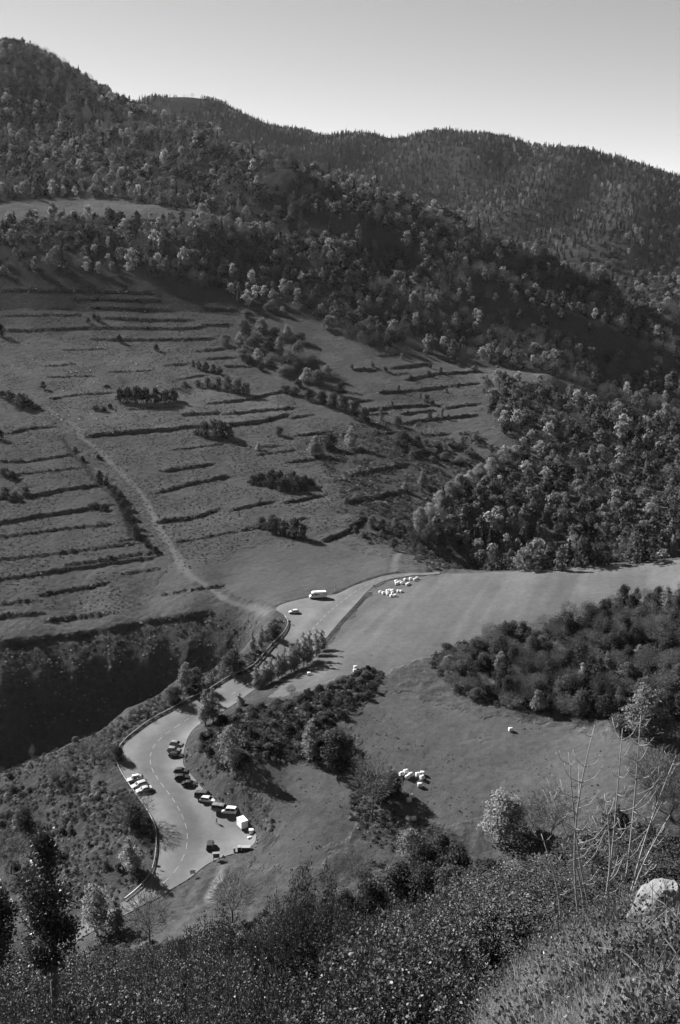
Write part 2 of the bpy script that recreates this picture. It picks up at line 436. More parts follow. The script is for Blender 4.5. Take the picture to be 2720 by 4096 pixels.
lm = feather(lower_w, 5.0)
alb[lm] = 0.065*(1+0.14*fbm(GX[lm]/7, GYY[lm]/7, 4, 6)); rgh[lm] = 0.22
COL = [(620,2330),(700,2230),(900,2230),(1050,2170),(1300,2160),(1500,2230),(1620,2260),(1700,2292),(1460,2320),(1340,2372),(1100,2420),(950,2400),(800,2330)]
col_w = hits(densify(np.array(COL, float), 40.0).tolist())
cm = feather(col_w, 6.0)
alb[cm] = 0.066; rgh[cm] = 0.25
SCRUB = [[(0,3095),(300,2975),(600,2800),(900,2655),(1010,2680),(820,2775),(600,2895),(500,2965),(465,3026),(500,3119),(600,3255),(625,3400),(560,3540),(300,3640),(0,3650)],
         [(760,2945),(870,2860),(1050,2790),(1250,2800),(1480,2670),(1530,2700),(1450,2850),(1340,2880),(1450,3010),(1420,3080),(1200,3060),(1000,3060),(1040,3220),(1090,3330),(1040,3400),(1020,3320),(840,3180),(740,3060)],
         [(1400,3160),(1500,3280),(1700,3330),(1600,3420),(1420,3360)]]
for k, poly in enumerate(SCRUB):
    pw = hits(densify(np.array(poly, float), 40.0).tolist())
    s_ = feather(pw, 3.0)
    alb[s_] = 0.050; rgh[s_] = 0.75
# meadow strip in the forest on the mountain
STRIP = [(-60,812),(150,797),(300,788),(480,795),(640,825),(800,842),(930,868),(860,888),(700,885),(560,878),(400,876),(250,880),(100,895),(-60,910)]
strip_w = hits(STRIP)
alb[inside(GX, GYY, strip_w)] = 0.085
# left pasture paler: dry grazed turf plus the slope's sunlight, both put into the colour
PALE = hits([(-60,1360),(500,1350),(760,1400),(1000,1560),(1120,1640),(900,1705),(300,1725),(-60,1700)])
alb[feather(PALE, 26.0)] *= 1.28
SCRUB_SHADE = [(1200,1760),(1420,1690),(1700,1690),(1740,1900),(1690,2120),(1480,2180),(1400,2100),(1350,1950)]
alb[feather(hits(SCRUB_SHADE), 22.0)] *= .72  # right slope darkened for its scrub and for long shadows, painted in
# dry gully wall: darker heath
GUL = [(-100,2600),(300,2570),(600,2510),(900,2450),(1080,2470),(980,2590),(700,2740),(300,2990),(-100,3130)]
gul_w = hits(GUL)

# dry-stone terrace banks
TERR = [([(0,1163),(150,1163),(350,1168),(625,1172)],1.9),([(286,1195),(450,1199),(652,1204)],2.2),([(357,1230),(500,1235),(700,1243)],2.0),([(410,1273),(560,1279),(775,1281)],1.8),
 ([(0,1322),(134,1322),(268,1315),(446,1312),(700,1315),(830,1309)],1.8),([(362,1356),(470,1360),(700,1358),(865,1356)],1.7),([(802,1237),(958,1241)],1.8),([(811,1300),(936,1300)],1.7),([(775,1407),(918,1393)],1.5),
 ([(820,1436),(949,1431)],1.3),([(650,1462),(762,1456)],1.2),([(895,1465),(1007,1468)],1.4),([(829,1614),(985,1599),(1096,1574),(1137,1565)],1.7),([(717,1659),(887,1650)],2.0),([(891,1657),(1185,1630)],1.7),
 ([(340,1748),(450,1735),(650,1721),(762,1708),(918,1700),(1052,1686),(1163,1655)],2.5),([(1154,1670),(1253,1661)],1.6),([(1403,1479),(1514,1482)],2.2),([(1559,1475),(1724,1455)],2.2),([(1621,1520),(1746,1497),(1925,1486)],1.9),
 ([(1510,1573),(1702,1558),(1813,1542),(1925,1533)],1.7),([(1452,1645),(1568,1631),(1729,1620)],1.8),([(1595,1658),(1746,1640)],1.5),([(1773,1636),(1925,1613)],1.8),([(1604,1698),(1702,1680),(1925,1658)],1.8),([(1697,1743),(1804,1734)],1.7),
 ([(1479,1738),(1590,1729)],1.6),([(1389,1908),(1523,1881),(1635,1854)],2.0),([(640,1886),(700,1880),(864,1855)],1.5),([(600,1975),(650,1966),(750,1938),(936,1902)],1.5),([(620,2092),(784,2070),(882,2034)],1.7),
 ([(918,2045),(1020,2020),(1110,2003)],1.6),([(1123,2016),(1306,1978)],1.7),([(1379,2013),(1540,1982),(1652,1960)],2.2),([(1281,2170),(1384,2129),(1473,2067)],2.0),([(22,1736),(134,1713),(223,1707)],1.4),
 ([(-40,1845),(90,1847),(290,1820)],1.3),([(-60,1992),(125,1985),(268,1959),(402,1941)],2.0),([(-60,2100),(0,2093),(179,2062),(357,2035),(450,2020)],2.1),([(-60,2328),(0,2321),(260,2278),(520,2240),(635,2225)],1.4),
 ([(156,2382),(434,2334)],1.2),([(173,2486),(460,2451)],1.6),([(-40,2470),(180,2455)],1.7),([(-60,2583),(0,2577),(190,2556),(347,2538),(564,2494),(850,2451)],1.7),([(200,1595),(300,1581),(460,1570)],0.9),([(175,1465),(300,1457)],1.0),
 ([(0,2150),(230,2118),(470,2095)],0.8),([(250,2268),(640,2210)],0.9),([(60,1900),(330,1870)],0.5),([(700,2170),(980,2120),(1240,2070)],0.6),
 ([(0,1262),(200,1262),(330,1258)],.7),([(130,1237),(300,1232)],.6),([(700,1520),(830,1500)],.9),([(1180,1745),(1330,1725)],1.2),([(1000,1790),(1130,1783)],1.1),([(1010,1822),(1180,1800)],1.1),([(1560,1500),(1640,1492)],.9),([(1340,1560),(1460,1585)],1.3),
 ([(1400,1612),(1500,1600)],1.3),([(1650,1830),(1800,1800)],1.4),([(1400,1962),(1500,1937)],1.2),([(-40,2244),(300,2205),(560,2170)],.8),([(-40,2425),(160,2400)],.8),([(480,2300),(650,2270)],.6),([(650,2380),(900,2340)],.4),([(250,1400),(420,1396)],.6),
 ([(430,1490),(620,1482)],.5),([(180,1510),(380,1505)],.4),([(500,1640),(700,1628)],.6),([(700,1800),(900,1775)],.6),([(450,2170),(620,2140)],.5),([(1150,1850),(1300,1830)],1.2),([(1450,1660),(1560,1650)],1.1),([(1500,1425),(1600,1418)],1.0)]
bank_px = []
dZ = np.zeros_like(ZG)
for k, (pl, h) in enumerate(TERR):
    q = smooth(hits(densify(np.array(pl, float), 30.0).tolist()), 1)
    q[:, 1] += fbm(q[:, 0]/9.0, q[:, 0]*0+k, 3, 31)*0.9
    bank_px.append((q, h))
    idx, dist, sgn, par, L = pl_dist(GX, GYY, q, 22)
    x, y = GX[idx], GYY[idx]
    tap = np.clip(np.minimum(par, L-par)/5.0, 0, 1)
    hh = h*(0.95+0.6*noise(x/7.0, y/7.0, 77)+.7*noise(x/2.4, y/2.4, 79))*tap
    s = dist*sgn
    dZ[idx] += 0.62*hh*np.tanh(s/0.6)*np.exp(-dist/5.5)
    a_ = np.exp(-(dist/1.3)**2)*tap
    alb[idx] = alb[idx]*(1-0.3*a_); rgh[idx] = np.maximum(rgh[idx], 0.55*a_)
ZG += dZ
# tracks worn into the grass
TRACK = [(1100,2446),(1067,2447),(998,2425),(902,2399),(824,2343),(755,2299),(720,2260),(685,2191),(650,2140),(624,2104),(606,2060),(590,2017),(549,1954),(491,1901),(424,1834),(388,1789),(321,1749),(308,1713),(286,1692),(225,1657),(165,1614)]
for pl, w, v in [(TRACK, 2.0, .095), ([(1560,2298),(1572,2270),(1572,2250),(1580,2222),(1600,2203),(1640,2190),(1700,2190)], 1.9, .085),
                 ([(899,3440),(882,3477),(861,3523),(836,3565),(831,3590),(846,3606),(880,3615)], 1.3, .15), ([(1500,2706),(1420,2722),(1290,2745),(1180,2775)], 0.8, .1)]:
    q = smooth(hits(densify(np.array(pl, float), 30.0).tolist()), 2)
    idx, dist, sgn, par, L = pl_dist(GX, GYY, q, 10)
    a_ = np.clip(1.35-dist/w+noise(GX[idx]/2.2, GYY[idx]/2.2, 5)*0.6, 0, 1)*np.clip(np.minimum(par, L-par)/6, 0, 1)
    alb[idx] = alb[idx]*(1-a_)+v*a_; rgh[idx] = rgh[idx]*(1-a_)+0.06*a_
    ZG[idx] -= 0.22*a_
# ditch along the meadow side of the road, ditch below the field across the road
for pl, w, dep in [([(1478,2371),(1449,2402),(1403,2452),(1361,2499),(1323,2545),(1290,2591),(1240,2640)], 0.9, 1.3), ([(245,1736),(290,1803),(357,1874),(402,1937),(469,1986),(504,2057),(536,2146),(594,2173)], 1.6, 1.3)]:
    q = smooth(hits(densify(np.array(pl, float), 30.0).tolist()), 1)
    idx, dist, sgn, par, L = pl_dist(GX, GYY, q, 8)
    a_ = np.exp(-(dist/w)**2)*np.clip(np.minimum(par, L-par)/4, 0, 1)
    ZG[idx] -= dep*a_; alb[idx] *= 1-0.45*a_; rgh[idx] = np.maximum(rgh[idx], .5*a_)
# rough verge bank on the far side of the road
for pl, w, hgt in [([(1105,2423),(1180,2398),(1250,2384)], 1.3, 0.7), ([(1335,2372),(1374,2357),(1403,2341),(1458,2320),(1521,2300),(1588,2288)], 1.2, 0.9)]:
    q = smooth(hits(densify(np.array(pl, float), 30.0).tolist()), 1)
    idx, dist, sgn, par, L = pl_dist(GX, GYY, q, 8)
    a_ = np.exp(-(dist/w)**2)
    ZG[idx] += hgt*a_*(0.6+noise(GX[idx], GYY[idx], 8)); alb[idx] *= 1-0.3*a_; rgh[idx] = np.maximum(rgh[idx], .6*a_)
# furrows eroded down the gully wall
gi = inside(GX, GYY, gul_w)
fur = fbm((GX*0.77-GYY*0.63)/4.5+0.7*fbm(GX/14, GYY/14, 2, 56), (GX*0.63+GYY*0.77)/45.0, 3, 55)
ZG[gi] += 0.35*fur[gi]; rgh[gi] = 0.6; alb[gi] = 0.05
# general unevenness of the turf
ZG += (rgh*(fbm(GX/2.6, GYY/2.6, 3, 61)*0.8 + noise(GX/1.3, GYY/1.3, 62)*0.35))*np.clip((GYY-170)/20, 0.45, 1)

# ------------------------------------------------------------------ the road
ZR = Z0                                        # the smooth sheet carries the asphalt
def on_sheet(pl):
    global ZG
    keep = ZG; ZG = ZR
    q = hits(pl); ZG = keep
    return q
roadL = smooth(on_sheet(ROAD_L), 2); roadR = smooth(on_sheet(ROAD_R), 2)
road_poly = np.concatenate([roadL, roadR[::-1]])
ri_ = inside(GX, GYY, road_poly)
idx, dist, sgn, par, L = pl_dist(GX, GYY, np.concatenate([road_poly, road_poly[:1]]), 14)
sd = np.where(inside(GX[idx], GYY[idx], road_poly), -dist, dist)
k_ = np.clip(1-(sd-0.6)/4.0, 0, 1)             # verge blends to the road's own level
tgt = Z0[idx]+np.where(sd < 0.1, -0.30, -0.06+0.10*noise(GX[idx], GYY[idx], 71))
ZG[idx] = ZG[idx]*(1-k_)+tgt*k_
ZG[ri_] = Z0[ri_]-0.30
dry = np.exp(-np.maximum(sd, 0)/0.9)
alb[idx] = alb[idx]*(1-dry*.6)+0.075*dry*.6

def link(o, parent=None):
    C.objects.link(o)
    if parent is not None: o.parent = parent
    return o
def mesh_obj(name, verts, faces, mat, parent=None, smooth_=False):
    me = bpy.data.meshes.new(name)
    me.from_pydata([tuple(map(float, v)) for v in verts], [], [tuple(map(int, f_)) for f_ in faces])
    if mat is not None: me.materials.append(mat)
    if smooth_: me.polygons.foreach_set('use_smooth', np.ones(len(me.polygons), bool))
    o = bpy.data.objects.new(name, me)
    return link(o, parent)
def grid_mesh(name, X, Y, Z, attrs, mat):
    nr, nc = X.shape
    me = bpy.data.meshes.new(name)
    me.vertices.add(nr*nc)
    me.vertices.foreach_set('co', np.stack([X, Y, Z], -1).astype(np.float32).ravel())
    a = (np.arange(nr-1)[:, None]*nc+np.arange(nc-1)[None]).ravel()
    loops = np.stack([a, a+1, a+nc+1, a+nc], -1).astype(np.int32)
    me.loops.add(loops.size); me.loops.foreach_set('vertex_index', loops.ravel())
    me.polygons.add(len(a)); me.polygons.foreach_set('loop_start', np.arange(0, loops.size, 4, dtype=np.int32))
    me.polygons.foreach_set('use_smooth', np.ones(len(a), bool))
    me.update()
    for n, v in attrs.items():
        at = me.attributes.new(n, 'FLOAT', 'POINT'); at.data.foreach_set('value', v.astype(np.float32).ravel())
    me.materials.append(mat)
    return link(bpy.data.objects.new(name, me))
terrain = grid_mesh('terrain', GX, GYY, ZG, {'alb': alb, 'rgh': rgh}, M['ground'])
terrain['kind'] = 'structure'; terrain['label'] = 'grassy terraced hillsides, fields and wooded mountain slopes'

def mat_asphalt():
    m, t, o = new_mat('worn asphalt')
    g = nd(t, 'ShaderNodeNewGeometry'); pos = g.outputs['Position']
    f = mth(t, 'MULTIPLY', mth(t, 'MULTIPLY', nz(t, pos, 0.11, 6, .7, 0.74, 1.26), nz(t, pos, 1.0, 5, .7, 0.88, 1.12)), nz(t, pos, 30, 2, .5, .93, 1.07))
    at = nd(t, 'ShaderNodeAttribute', _attribute_name='alb')
    f = mth(t, 'MULTIPLY', f, at.outputs['Fac'])
    cb = nd(t, 'ShaderNodeCombineColor')
    for i in range(3): t.links.new(f, cb.inputs[i])
    b = nd(t, 'ShaderNodeBsdfPrincipled', Roughness=0.9)
    b.inputs['Specular IOR Level'].default_value = 0.15
    t.links.new(cb.outputs[0], b.inputs['Base Color'])
    bp = nd(t, 'ShaderNodeBump', Strength=0.3, Distance=0.02)
    t.links.new(nz(t, pos, 40, 3, .6), bp.inputs['Height']); t.links.new(bp.outputs[0], b.inputs['Normal'])
    t.links.new(b.outputs[0], o.inputs[0])
    return m
M['asphalt'] = mat_asphalt()
M['paint'] = mat_plain('worn road paint', 0.16, .8, .1, .25, 3.0)
M['paint_faint'] = mat_plain('faded road paint', 0.085, .9, .1, .25, 3.0)
def ribbon(name, A, B, n_across, lift, mat, attr=None, parent=None):
    """sheet between two edge lines with as many points each, laid on the smooth ground"""
    rows_, faces = [], []
    for a, b in zip(A, B):
        for k in range(n_across+1):
            p = a+(b-a)*k/n_across
            rows_.append((p[0], p[1], float(sample(ZR, p[0], p[1]))+lift))
    n = n_across+1
    for i in range(len(A)-1):
        for k in range(n_across): faces.append((i*n+k, i*n+k+1, (i+1)*n+k+1, (i+1)*n+k))
    o = mesh_obj(name, rows_, faces, mat, parent, True)
    return o
# paved area: boundary triangulated with an inner grid
bnd = densify(np.concatenate([road_poly, road_poly[:1]]), 1.6)[:-1]
bx0, bx1, by0, by1 = bnd[:, 0].min(), bnd[:, 0].max(), bnd[:, 1].min(), bnd[:, 1].max()
gx, gy = np.meshgrid(np.arange(bx0, bx1, 2.0), np.arange(by0, by1, 2.0))
gx, gy = gx.ravel(), gy.ravel()
ok = inside(gx, gy, bnd)
gx, gy = gx[ok], gy[ok]
dmin = np.array([np.min((bnd[:, 0]-x)**2+(bnd[:, 1]-y)**2) for x, y in zip(gx, gy)])
gx, gy = gx[dmin > 1.0], gy[dmin > 1.0]
vin = [Vector((p[0], p[1])) for p in bnd]+[Vector((x, y)) for x, y in zip(gx, gy)]
r_ = delaunay_2d_cdt(vin, [], [list(range(len(bnd)))], 1, 1e-4)
rv = np.array([(v[0], v[1]) for v in r_[0]])
rz = sample(ZR, rv[:, 0], rv[:, 1])
road = mesh_obj('road', np.column_stack([rv, rz]), r_[2], M['asphalt'], None, True)
road['kind'] = 'structure'; road['label'] = 'winding grey asphalt road with lay-bys and dashed centre line'
roadC = smooth(on_sheet([(0,3845),(140,3810),(270,3760),(345,3712),(430,3672),(510,3632)]+ROAD_C), 2)
# carriageway slightly darker than the dusty lay-bys
cd = np.array([np.min(np.hypot(roadC[:, 0]-x, roadC[:, 1]-y)) for x, y in rv])
va = 0.062+0.009*np.clip((cd-3.0)/0.8, 0, 1)+0.009*np.exp(-((cd-5.5)/2.0)**2)
at = road.data.attributes.new('alb', 'FLOAT', 'POINT'); at.data.foreach_set('value', va.astype(np.float32))

def patch(name, a, b, w, mat, parent, lift=0.012):
    """a painted line between two ground points"""
    a, b = np.asarray(a, float)[:2], np.asarray(b, float)[:2]
    d = b-a; l = np.hypot(*d); nrm = np.array([-d[1], d[0]])/l*w/2
    n = max(1, int(l/1.0)); vs_, fs = [], []
    for i in range(n+1):
        p = a+d*i/n
        for s in (1, -1):
            q = p+nrm*s; vs_.append((q[0], q[1], float(sample(ZR, q[0], q[1]))+lift))
    for i in range(n): fs.append((2*i, 2*i+1, 2*i+3, 2*i+2))
    return mesh_obj(name, vs_, fs, mat, parent)
dl = densify(roadC, 0.25)
cum = np.concatenate([[0], np.cumsum(np.hypot(*(dl[1:, :2]-dl[:-1, :2]).T))])
pos_ = 2.0
while pos_ < cum[-1]-3:
    i, j = np.searchsorted(cum, pos_), np.searchsorted(cum, pos_+2.4)
    patch('centre_line_dash', dl[i], dl[min(j, len(dl)-1)], 0.19, M['paint'], road)
    pos_ += 4.2
# faded parking bay lines
for a, b in [((481,3004),(530,2998)),((480,3027),(528,3024)),((483,3052),(532,3050)),((489,3077),(538,3073)),((499,3098),(548,3092)),((690,3050),(727,3054)),((680,3032),(726,3036)),((700,3075),(733,3075)),
             ((800,2912),(745,2902)),((640,2880),(680,2895)),((690,2845),(735,2868)),((1330,2440),(1375,2456)),((1315,2460),(1365,2480))]:
    q = on_sheet([a, b]); patch('bay_line', q[0], q[1], 0.13, M['paint_faint'], road, 0.010)

# ------------------------------------------------------------------ plants: materials
def mat_leaf(name, v, var=0.35, trans=0.3, gloss=0.0, rough=0.4):
    """foliage: diffuse and translucent, lighter or darker from plant to plant and from clump to clump"""
    m, t, o = new_mat(name)
    oi = nd(t, 'ShaderNodeObjectInfo')
    g = nd(t, 'ShaderNodeNewGeometry')
    r1 = mth(t, 'ADD', 1-var, mth(t, 'MULTIPLY', oi.outputs['Random'], 2*var))
    r2 = mth(t, 'ADD', 0.7, mth(t, 'MULTIPLY', g.outputs['Random Per Island'], 0.6))
    f = mth(t, 'MULTIPLY', mth(t, 'MULTIPLY', r1, r2), v)
    cb = nd(t, 'ShaderNodeCombineColor')
    for i in range(3): t.links.new(f, cb.inputs[i])
    d = nd(t, 'ShaderNodeBsdfDiffuse'); tr = nd(t, 'ShaderNodeBsdfTranslucent')
    t.links.new(cb.outputs[0], d.inputs['Color']); t.links.new(cb.outputs[0], tr.inputs['Color'])
    mx = nd(t, 'ShaderNodeMixShader', Fac=trans)
    t.links.new(d.outputs[0], mx.inputs[1]); t.links.new(tr.outputs[0], mx.inputs[2])
    last = mx
    if gloss:
        gl = nd(t, 'ShaderNodeBsdfGlossy', Roughness=rough); gl.inputs['Color'].default_value = grey(1)
        m2 = nd(t, 'ShaderNodeMixShader', Fac=gloss)
        t.links.new(mx.outputs[0], m2.inputs[1]); t.links.new(gl.outputs[0], m2.inputs[2])
        last = m2
    t.links.new(last.outputs[0], o.inputs[0])
    return m
M['leaf'] = mat_leaf('autumn leaves', 0.064, .55, .38)
M['leaf_light'] = mat_leaf('pale autumn leaves', 0.16, .3, .42)
M['leaf_dark'] = mat_leaf('dark evergreen leaves', 0.033, .3, .3)
M['needle'] = mat_leaf('spruce needles', 0.030, .3, .15)
M['twig'] = mat_leaf('bare twigs', 0.068, .25, .2)
M['bark'] = mat_plain('bark', 0.045, .9, .1, .4, 6.0)
M['bark_light'] = mat_plain('pale bark', 0.10, .8, .1, .4, 8.0)
M['laurel'] = mat_leaf('glossy laurel leaves', 0.043, .3, .12, .012, .46)
M['grass'] = mat_leaf('dry grass blades', 0.19, .2, .35)
M['bracken'] = mat_leaf('dry bracken', 0.062, .3, .3)

# ------------------------------------------------------------------ plants: mesh builders
def quads_mesh(name, Vq, mat):
    """mesh of separate quads, Vq is (n, 4, 3)"""
    n = len(Vq)
    me = bpy.data.meshes.new(name)
    me.vertices.add(4*n); me.vertices.foreach_set('co', np.asarray(Vq, np.float32).ravel())
    me.loops.add(4*n); me.loops.foreach_set('vertex_index', np.arange(4*n, dtype=np.int32))
    me.polygons.add(n); me.polygons.foreach_set('loop_start', np.arange(0, 4*n, 4, dtype=np.int32))
    me.update(); me.materials.append(mat)
    return me
def unit(v): return v/np.maximum(np.linalg.norm(v, axis=-1, keepdims=True), 1e-9)
def leaf_quads(pos, nrm, size, R, asp=1.0, jit=0.6):
    """one small kite-shaped face per point, turned roughly along nrm"""
    n = len(pos)
    nn = unit(nrm+R.normal(0, jit, (n, 3)))
    a = unit(np.cross(nn, R.normal(0, 1, (n, 3))))
    b = np.cross(nn, a)
    s = (np.asarray(size)*R.uniform(.6, 1.35, n))[:, None]*0.5
    bend = nn*s*R.uniform(-.4, .4, (n, 1))
    return np.stack([pos-a*s*asp, pos-b*s*.8+bend, pos+a*s*asp, pos+b*s*.8+bend], 1)
def crown_points(lobes, n, R, inner=0.5):
    """points in the outer shell of a set of ellipsoidal lobes, with the lobes' outward direction"""
    lobes = np.asarray(lobes, float)
    w = lobes[:, 3]*lobes[:, 4]; w = w/w.sum()
    k = R.choice(len(lobes), n, p=w)
    d = unit(R.normal(0, 1, (n, 3)))
    d[:, 2] = np.where(R.random(n) < 0.65, np.abs(d[:, 2]), d[:, 2])
    r = R.uniform(inner, 1.0, n)**0.5
    r = np.where(R.random(n) < .16, R.uniform(1.0, 1.38, n), r)        # stray sprays break the outline
    rad = np.stack([lobes[k, 3], lobes[k, 3], lobes[k, 4]], -1)
    return lobes[k, :3]+d*rad*r[:, None], unit(d/rad)
def tube_path(bm, pts, radii, seg=5):
    rings = []
    for i, p in enumerate(pts):
        p = Vector(p)
        t = (Vector(pts[min(i+1, len(pts)-1)])-Vector(pts[max(i-1, 0)])).normalized()
        a = t.cross(Vector((0.3, 0.9, 0.2))).normalized(); b = t.cross(a)
        rings.append([bm.verts.new(p+(a*math.cos(2*math.pi*k/seg)+b*math.sin(2*math.pi*k/seg))*radii[i]) for k in range(seg)])
    for r0, r1 in zip(rings[:-1], rings[1:]):
        for k in range(seg): bm.faces.new((r0[k], r0[(k+1) % seg], r1[(k+1) % seg], r1[k]))
    bm.faces.new(rings[-1]); bm.faces.new(rings[0][::-1])
def bm_mesh(name, bm, mat, smooth_=False):
    me = bpy.data.meshes.new(name); bmesh.ops.recalc_face_normals(bm, faces=bm.faces[:]); bm.to_mesh(me); bm.free()
    if mat is not None: me.materials.append(mat)
    if smooth_: me.polygons.foreach_set('use_smooth', np.ones(len(me.polygons), bool))
    return me
def trunk_mesh(name, h, r, R, limbs, mat, lean=0.0, stems=1):
    """tapered trunk with limbs running up into the crown"""
    bm = bmesh.new()
    for s in range(stems):
        ox, oy = (0, 0) if stems == 1 else R.normal(0, r*2.2, 2)
        bx, by = R.normal(0, lean, 2) + (np.array([ox, oy])*3 if stems > 1 else 0)
        pts = [(ox+bx*t*t*h*.3, oy+by*t*t*h*.3, h*t-0.25*(t == 0)) for t in (0, .15, .4, .7, 1.0)]
        tube_path(bm, pts, [r*1.35, r, r*.75, r*.45, r*.12], 6)
        for k in range(limbs):
            t = R.uniform(.3, .85); z = h*t
            a = R.uniform(0, 6.283); L = h*R.uniform(.22, .38)*(1.15-t*.6)
            p0 = np.array([ox+bx*t*t*h*.3, oy+by*t*t*h*.3, z])
            d = np.array([math.cos(a), math.sin(a), R.uniform(.5, 1.1)]); d /= np.linalg.norm(d)
            tube_path(bm, [p0, p0+d*L*.5, p0+d*L+np.array([0, 0, L*.15])], [r*.4, r*.25, r*.06], 4)
    return bm_mesh(name, bm, mat)
def lobes_round(h, w, n, R, z0=0.28):
    L = []
    for k in range(n):
        a = R.uniform(0, 6.283); t = R.random()
        z = h*(z0+(0.86-z0)*t)
        prof = math.sin(math.pi*min(1, 0.18+0.82*t))**0.7
        rr = w*.5*prof*R.uniform(.25, .75)
        s = w*R.uniform(.10, .23)
        L.append((math.cos(a)*rr, math.sin(a)*rr, z, s, s*R.uniform(.75, 1.35)))
    L.append((0, 0, h*.62, w*.26, h*.24))
    return L
def lobes_tall(h, w, n, R, z0=0.16):
    L = []
    for k in range(n):
        a = R.uniform(0, 6.283); t = k/n
        z = h*(z0+(0.93-z0)*t)
        rr = w*.5*(1-t)**.6*R.uniform(.2, .62)*min(1, .5+2*t)
        s = w*R.uniform(.16, .25)*(1.08-.75*t)
        L.append((math.cos(a)*rr, math.sin(a)*rr, z, s, s*1.25))
    return L
def crown_mesh(name, lobes, n, size, mat, R, inner=.5, asp=1.0, jit=.6):
    p, d = crown_points(lobes, n, R, inner)
    return quads_mesh(name, leaf_quads(p, d, size, R, asp, jit), mat)
def twig_mesh(name, h, w, n, R, mat, z0=.25):
    """crown of a leafless tree: a haze of thin twigs pointing up and out"""
    base = R.normal(0, 1, (n, 3)); base = unit(base)*(R.uniform(.15, 1, (n, 1))**.5)
    pos = base*np.array([w*.5, w*.5, h*(1-z0)*.5])+np.array([0, 0, h*(1+z0)*.5])
    d = unit(base*np.array([1.1, 1.1, .4])+np.array([0, 0, .5])+R.normal(0, .45, (n, 3)))
    L = (h*R.uniform(.05, .12, n))[:, None]; wd = (h*.0042*R.uniform(.6, 1.3, n))[:, None]
    s = unit(np.cross(d, R.normal(0, 1, (n, 3))))
    return quads_mesh(name, np.stack([pos-s*wd, pos+s*wd, pos+d*L+s*wd*.2, pos+d*L-s*wd*.2], 1), mat)
def bare_mesh(name, h, spread, depth, R, mat, r0, up=0.55):
    """forking branches of a leafless tree"""
    bm = bmesh.new()
    def grow(p, d, L, r, lev):
        mid = p+d*L*.5+R.normal(0, L*.035, 3); e = p+d*L
        tube_path(bm, [p, mid, e], [r, r*.85, r*.68], 5 if lev < 2 else 3)
        if lev >= depth: return
        for k in range(R.integers(2, 4)):
            q = unit(d+R.normal(0, spread, 3)+np.array([0, 0, up*.35]))
            t = R.uniform(.55, 1.0)
            grow(p+d*L*t, q, L*R.uniform(.58, .8), r*.6, lev+1)
    grow(np.array([0, 0, -.15]), unit(np.array([R.normal(0, .05), R.normal(0, .05), 1.0])), h*.34, r0, 0)
    return bm_mesh(name, bm, mat)
def conifer_mesh(name, h, w, R, mat, n=520, size=.7):
    t = R.random(n)**.8
    z = h*(.08+.9*t); rr = w*.5*(1-t)**.85*R.uniform(.35, 1.0, n)
    rr *= 0.75+0.25*np.sin(z/h*60)
    a = R.uniform(0, 6.283, n)
    pos = np.stack([np.cos(a)*rr, np.sin(a)*rr, z-rr*.28], -1)
    nrm = np.stack([np.cos(a)*.8, np.sin(a)*.8, np.full(n, .75)], -1)
    return quads_mesh(name, leaf_quads(pos, nrm, size*(1.15-.75*t), R, 1.5, .35), mat)

def RG(k): return np.random.default_rng(1000+k)
TREES = {}      # kind -> list of (trunk mesh, crown mesh)
TREES['round'] = [(trunk_mesh('trunk', 6.0, .19, RG(k), 5, M['bark']), crown_mesh('crown', lobes_round(9, 7.6, 34, RG(k), .14), 3200, .40, M['leaf'], RG(k), .35, 1.1, .8)) for k in range(4)]
TREES['pale'] = [(trunk_mesh('trunk', 6.5, .16, RG(k), 5, M['bark_light']), crown_mesh('crown', lobes_tall(9, 5.4, 22, RG(k)), 2800, .34, M['leaf_light'], RG(k), .3, 1.0, .7)) for k in range(10, 13)]
TREES['bright'] = [(trunk_mesh('trunk', 6.5, .17, RG(k), 7, M['bark_light']), crown_mesh('crown', lobes_round(9, 6.2, 30, RG(k), .12), 3000, .32, M['leaf_light'], RG(k), .3, 1.1, .8)) for k in range(14, 17)]
TREES['birch'] = [(trunk_mesh('trunk', 8.3, .12, RG(k), 9, M['bark_light'], .05), crown_mesh('crown', lobes_tall(9, 4.0, 26, RG(k), .14), 2200, .24, M['leaf_light'], RG(k), .12, 1.3, 1.0)) for k in range(20, 23)]
TREES['dark'] = [(trunk_mesh('trunk', 5.0, .18, RG(k), 4, M['bark']), crown_mesh('crown', lobes_round(8, 6.4, 32, RG(k), .10), 3200, .34, M['leaf_dark'], RG(k), .35, 1.1, .8)) for k in range(30, 33)]
TREES['bare'] = [(bare_mesh('trunk', 8, .42, 4, RG(k), M['bark'], .15), twig_mesh('crown', 9, 7.0, 1500, RG(k), M['twig'], .28)) for k in range(40, 43)]
TREES['spruce'] = [(trunk_mesh('trunk', 12.5, .2, RG(k), 0, M['bark']), conifer_mesh('crown', 14, 4.8, RG(k), M['needle'], 1100, .8)) for k in range(50, 52)]
BUSH = {}
BUSH['bush'] = [(trunk_mesh('stem', 1.6, .05, RG(k), 3, M['bark'], .2, 4), crown_mesh('foliage', lobes_round(2.6, 3.4, 15, RG(k), .06), 900, .30, M['leaf'], RG(k), .5)) for k in range(60, 64)]
BUSH['dark_bush'] = [(trunk_mesh('stem', 1.6, .05, RG(k), 3, M['bark'], .2, 4), crown_mesh('foliage', lobes_round(2.4, 3.4, 15, RG(k), .05), 900, .30, M['leaf_dark'], RG(k), .5)) for k in range(70, 73)]
BUSH['twiggy'] = [(trunk_mesh('stem', 1.9, .04, RG(k), 4, M['bark'], .3, 6), twig_mesh('foliage', 2.8, 2.8, 900, RG(k), M['twig'], .02)) for k in range(80, 83)]
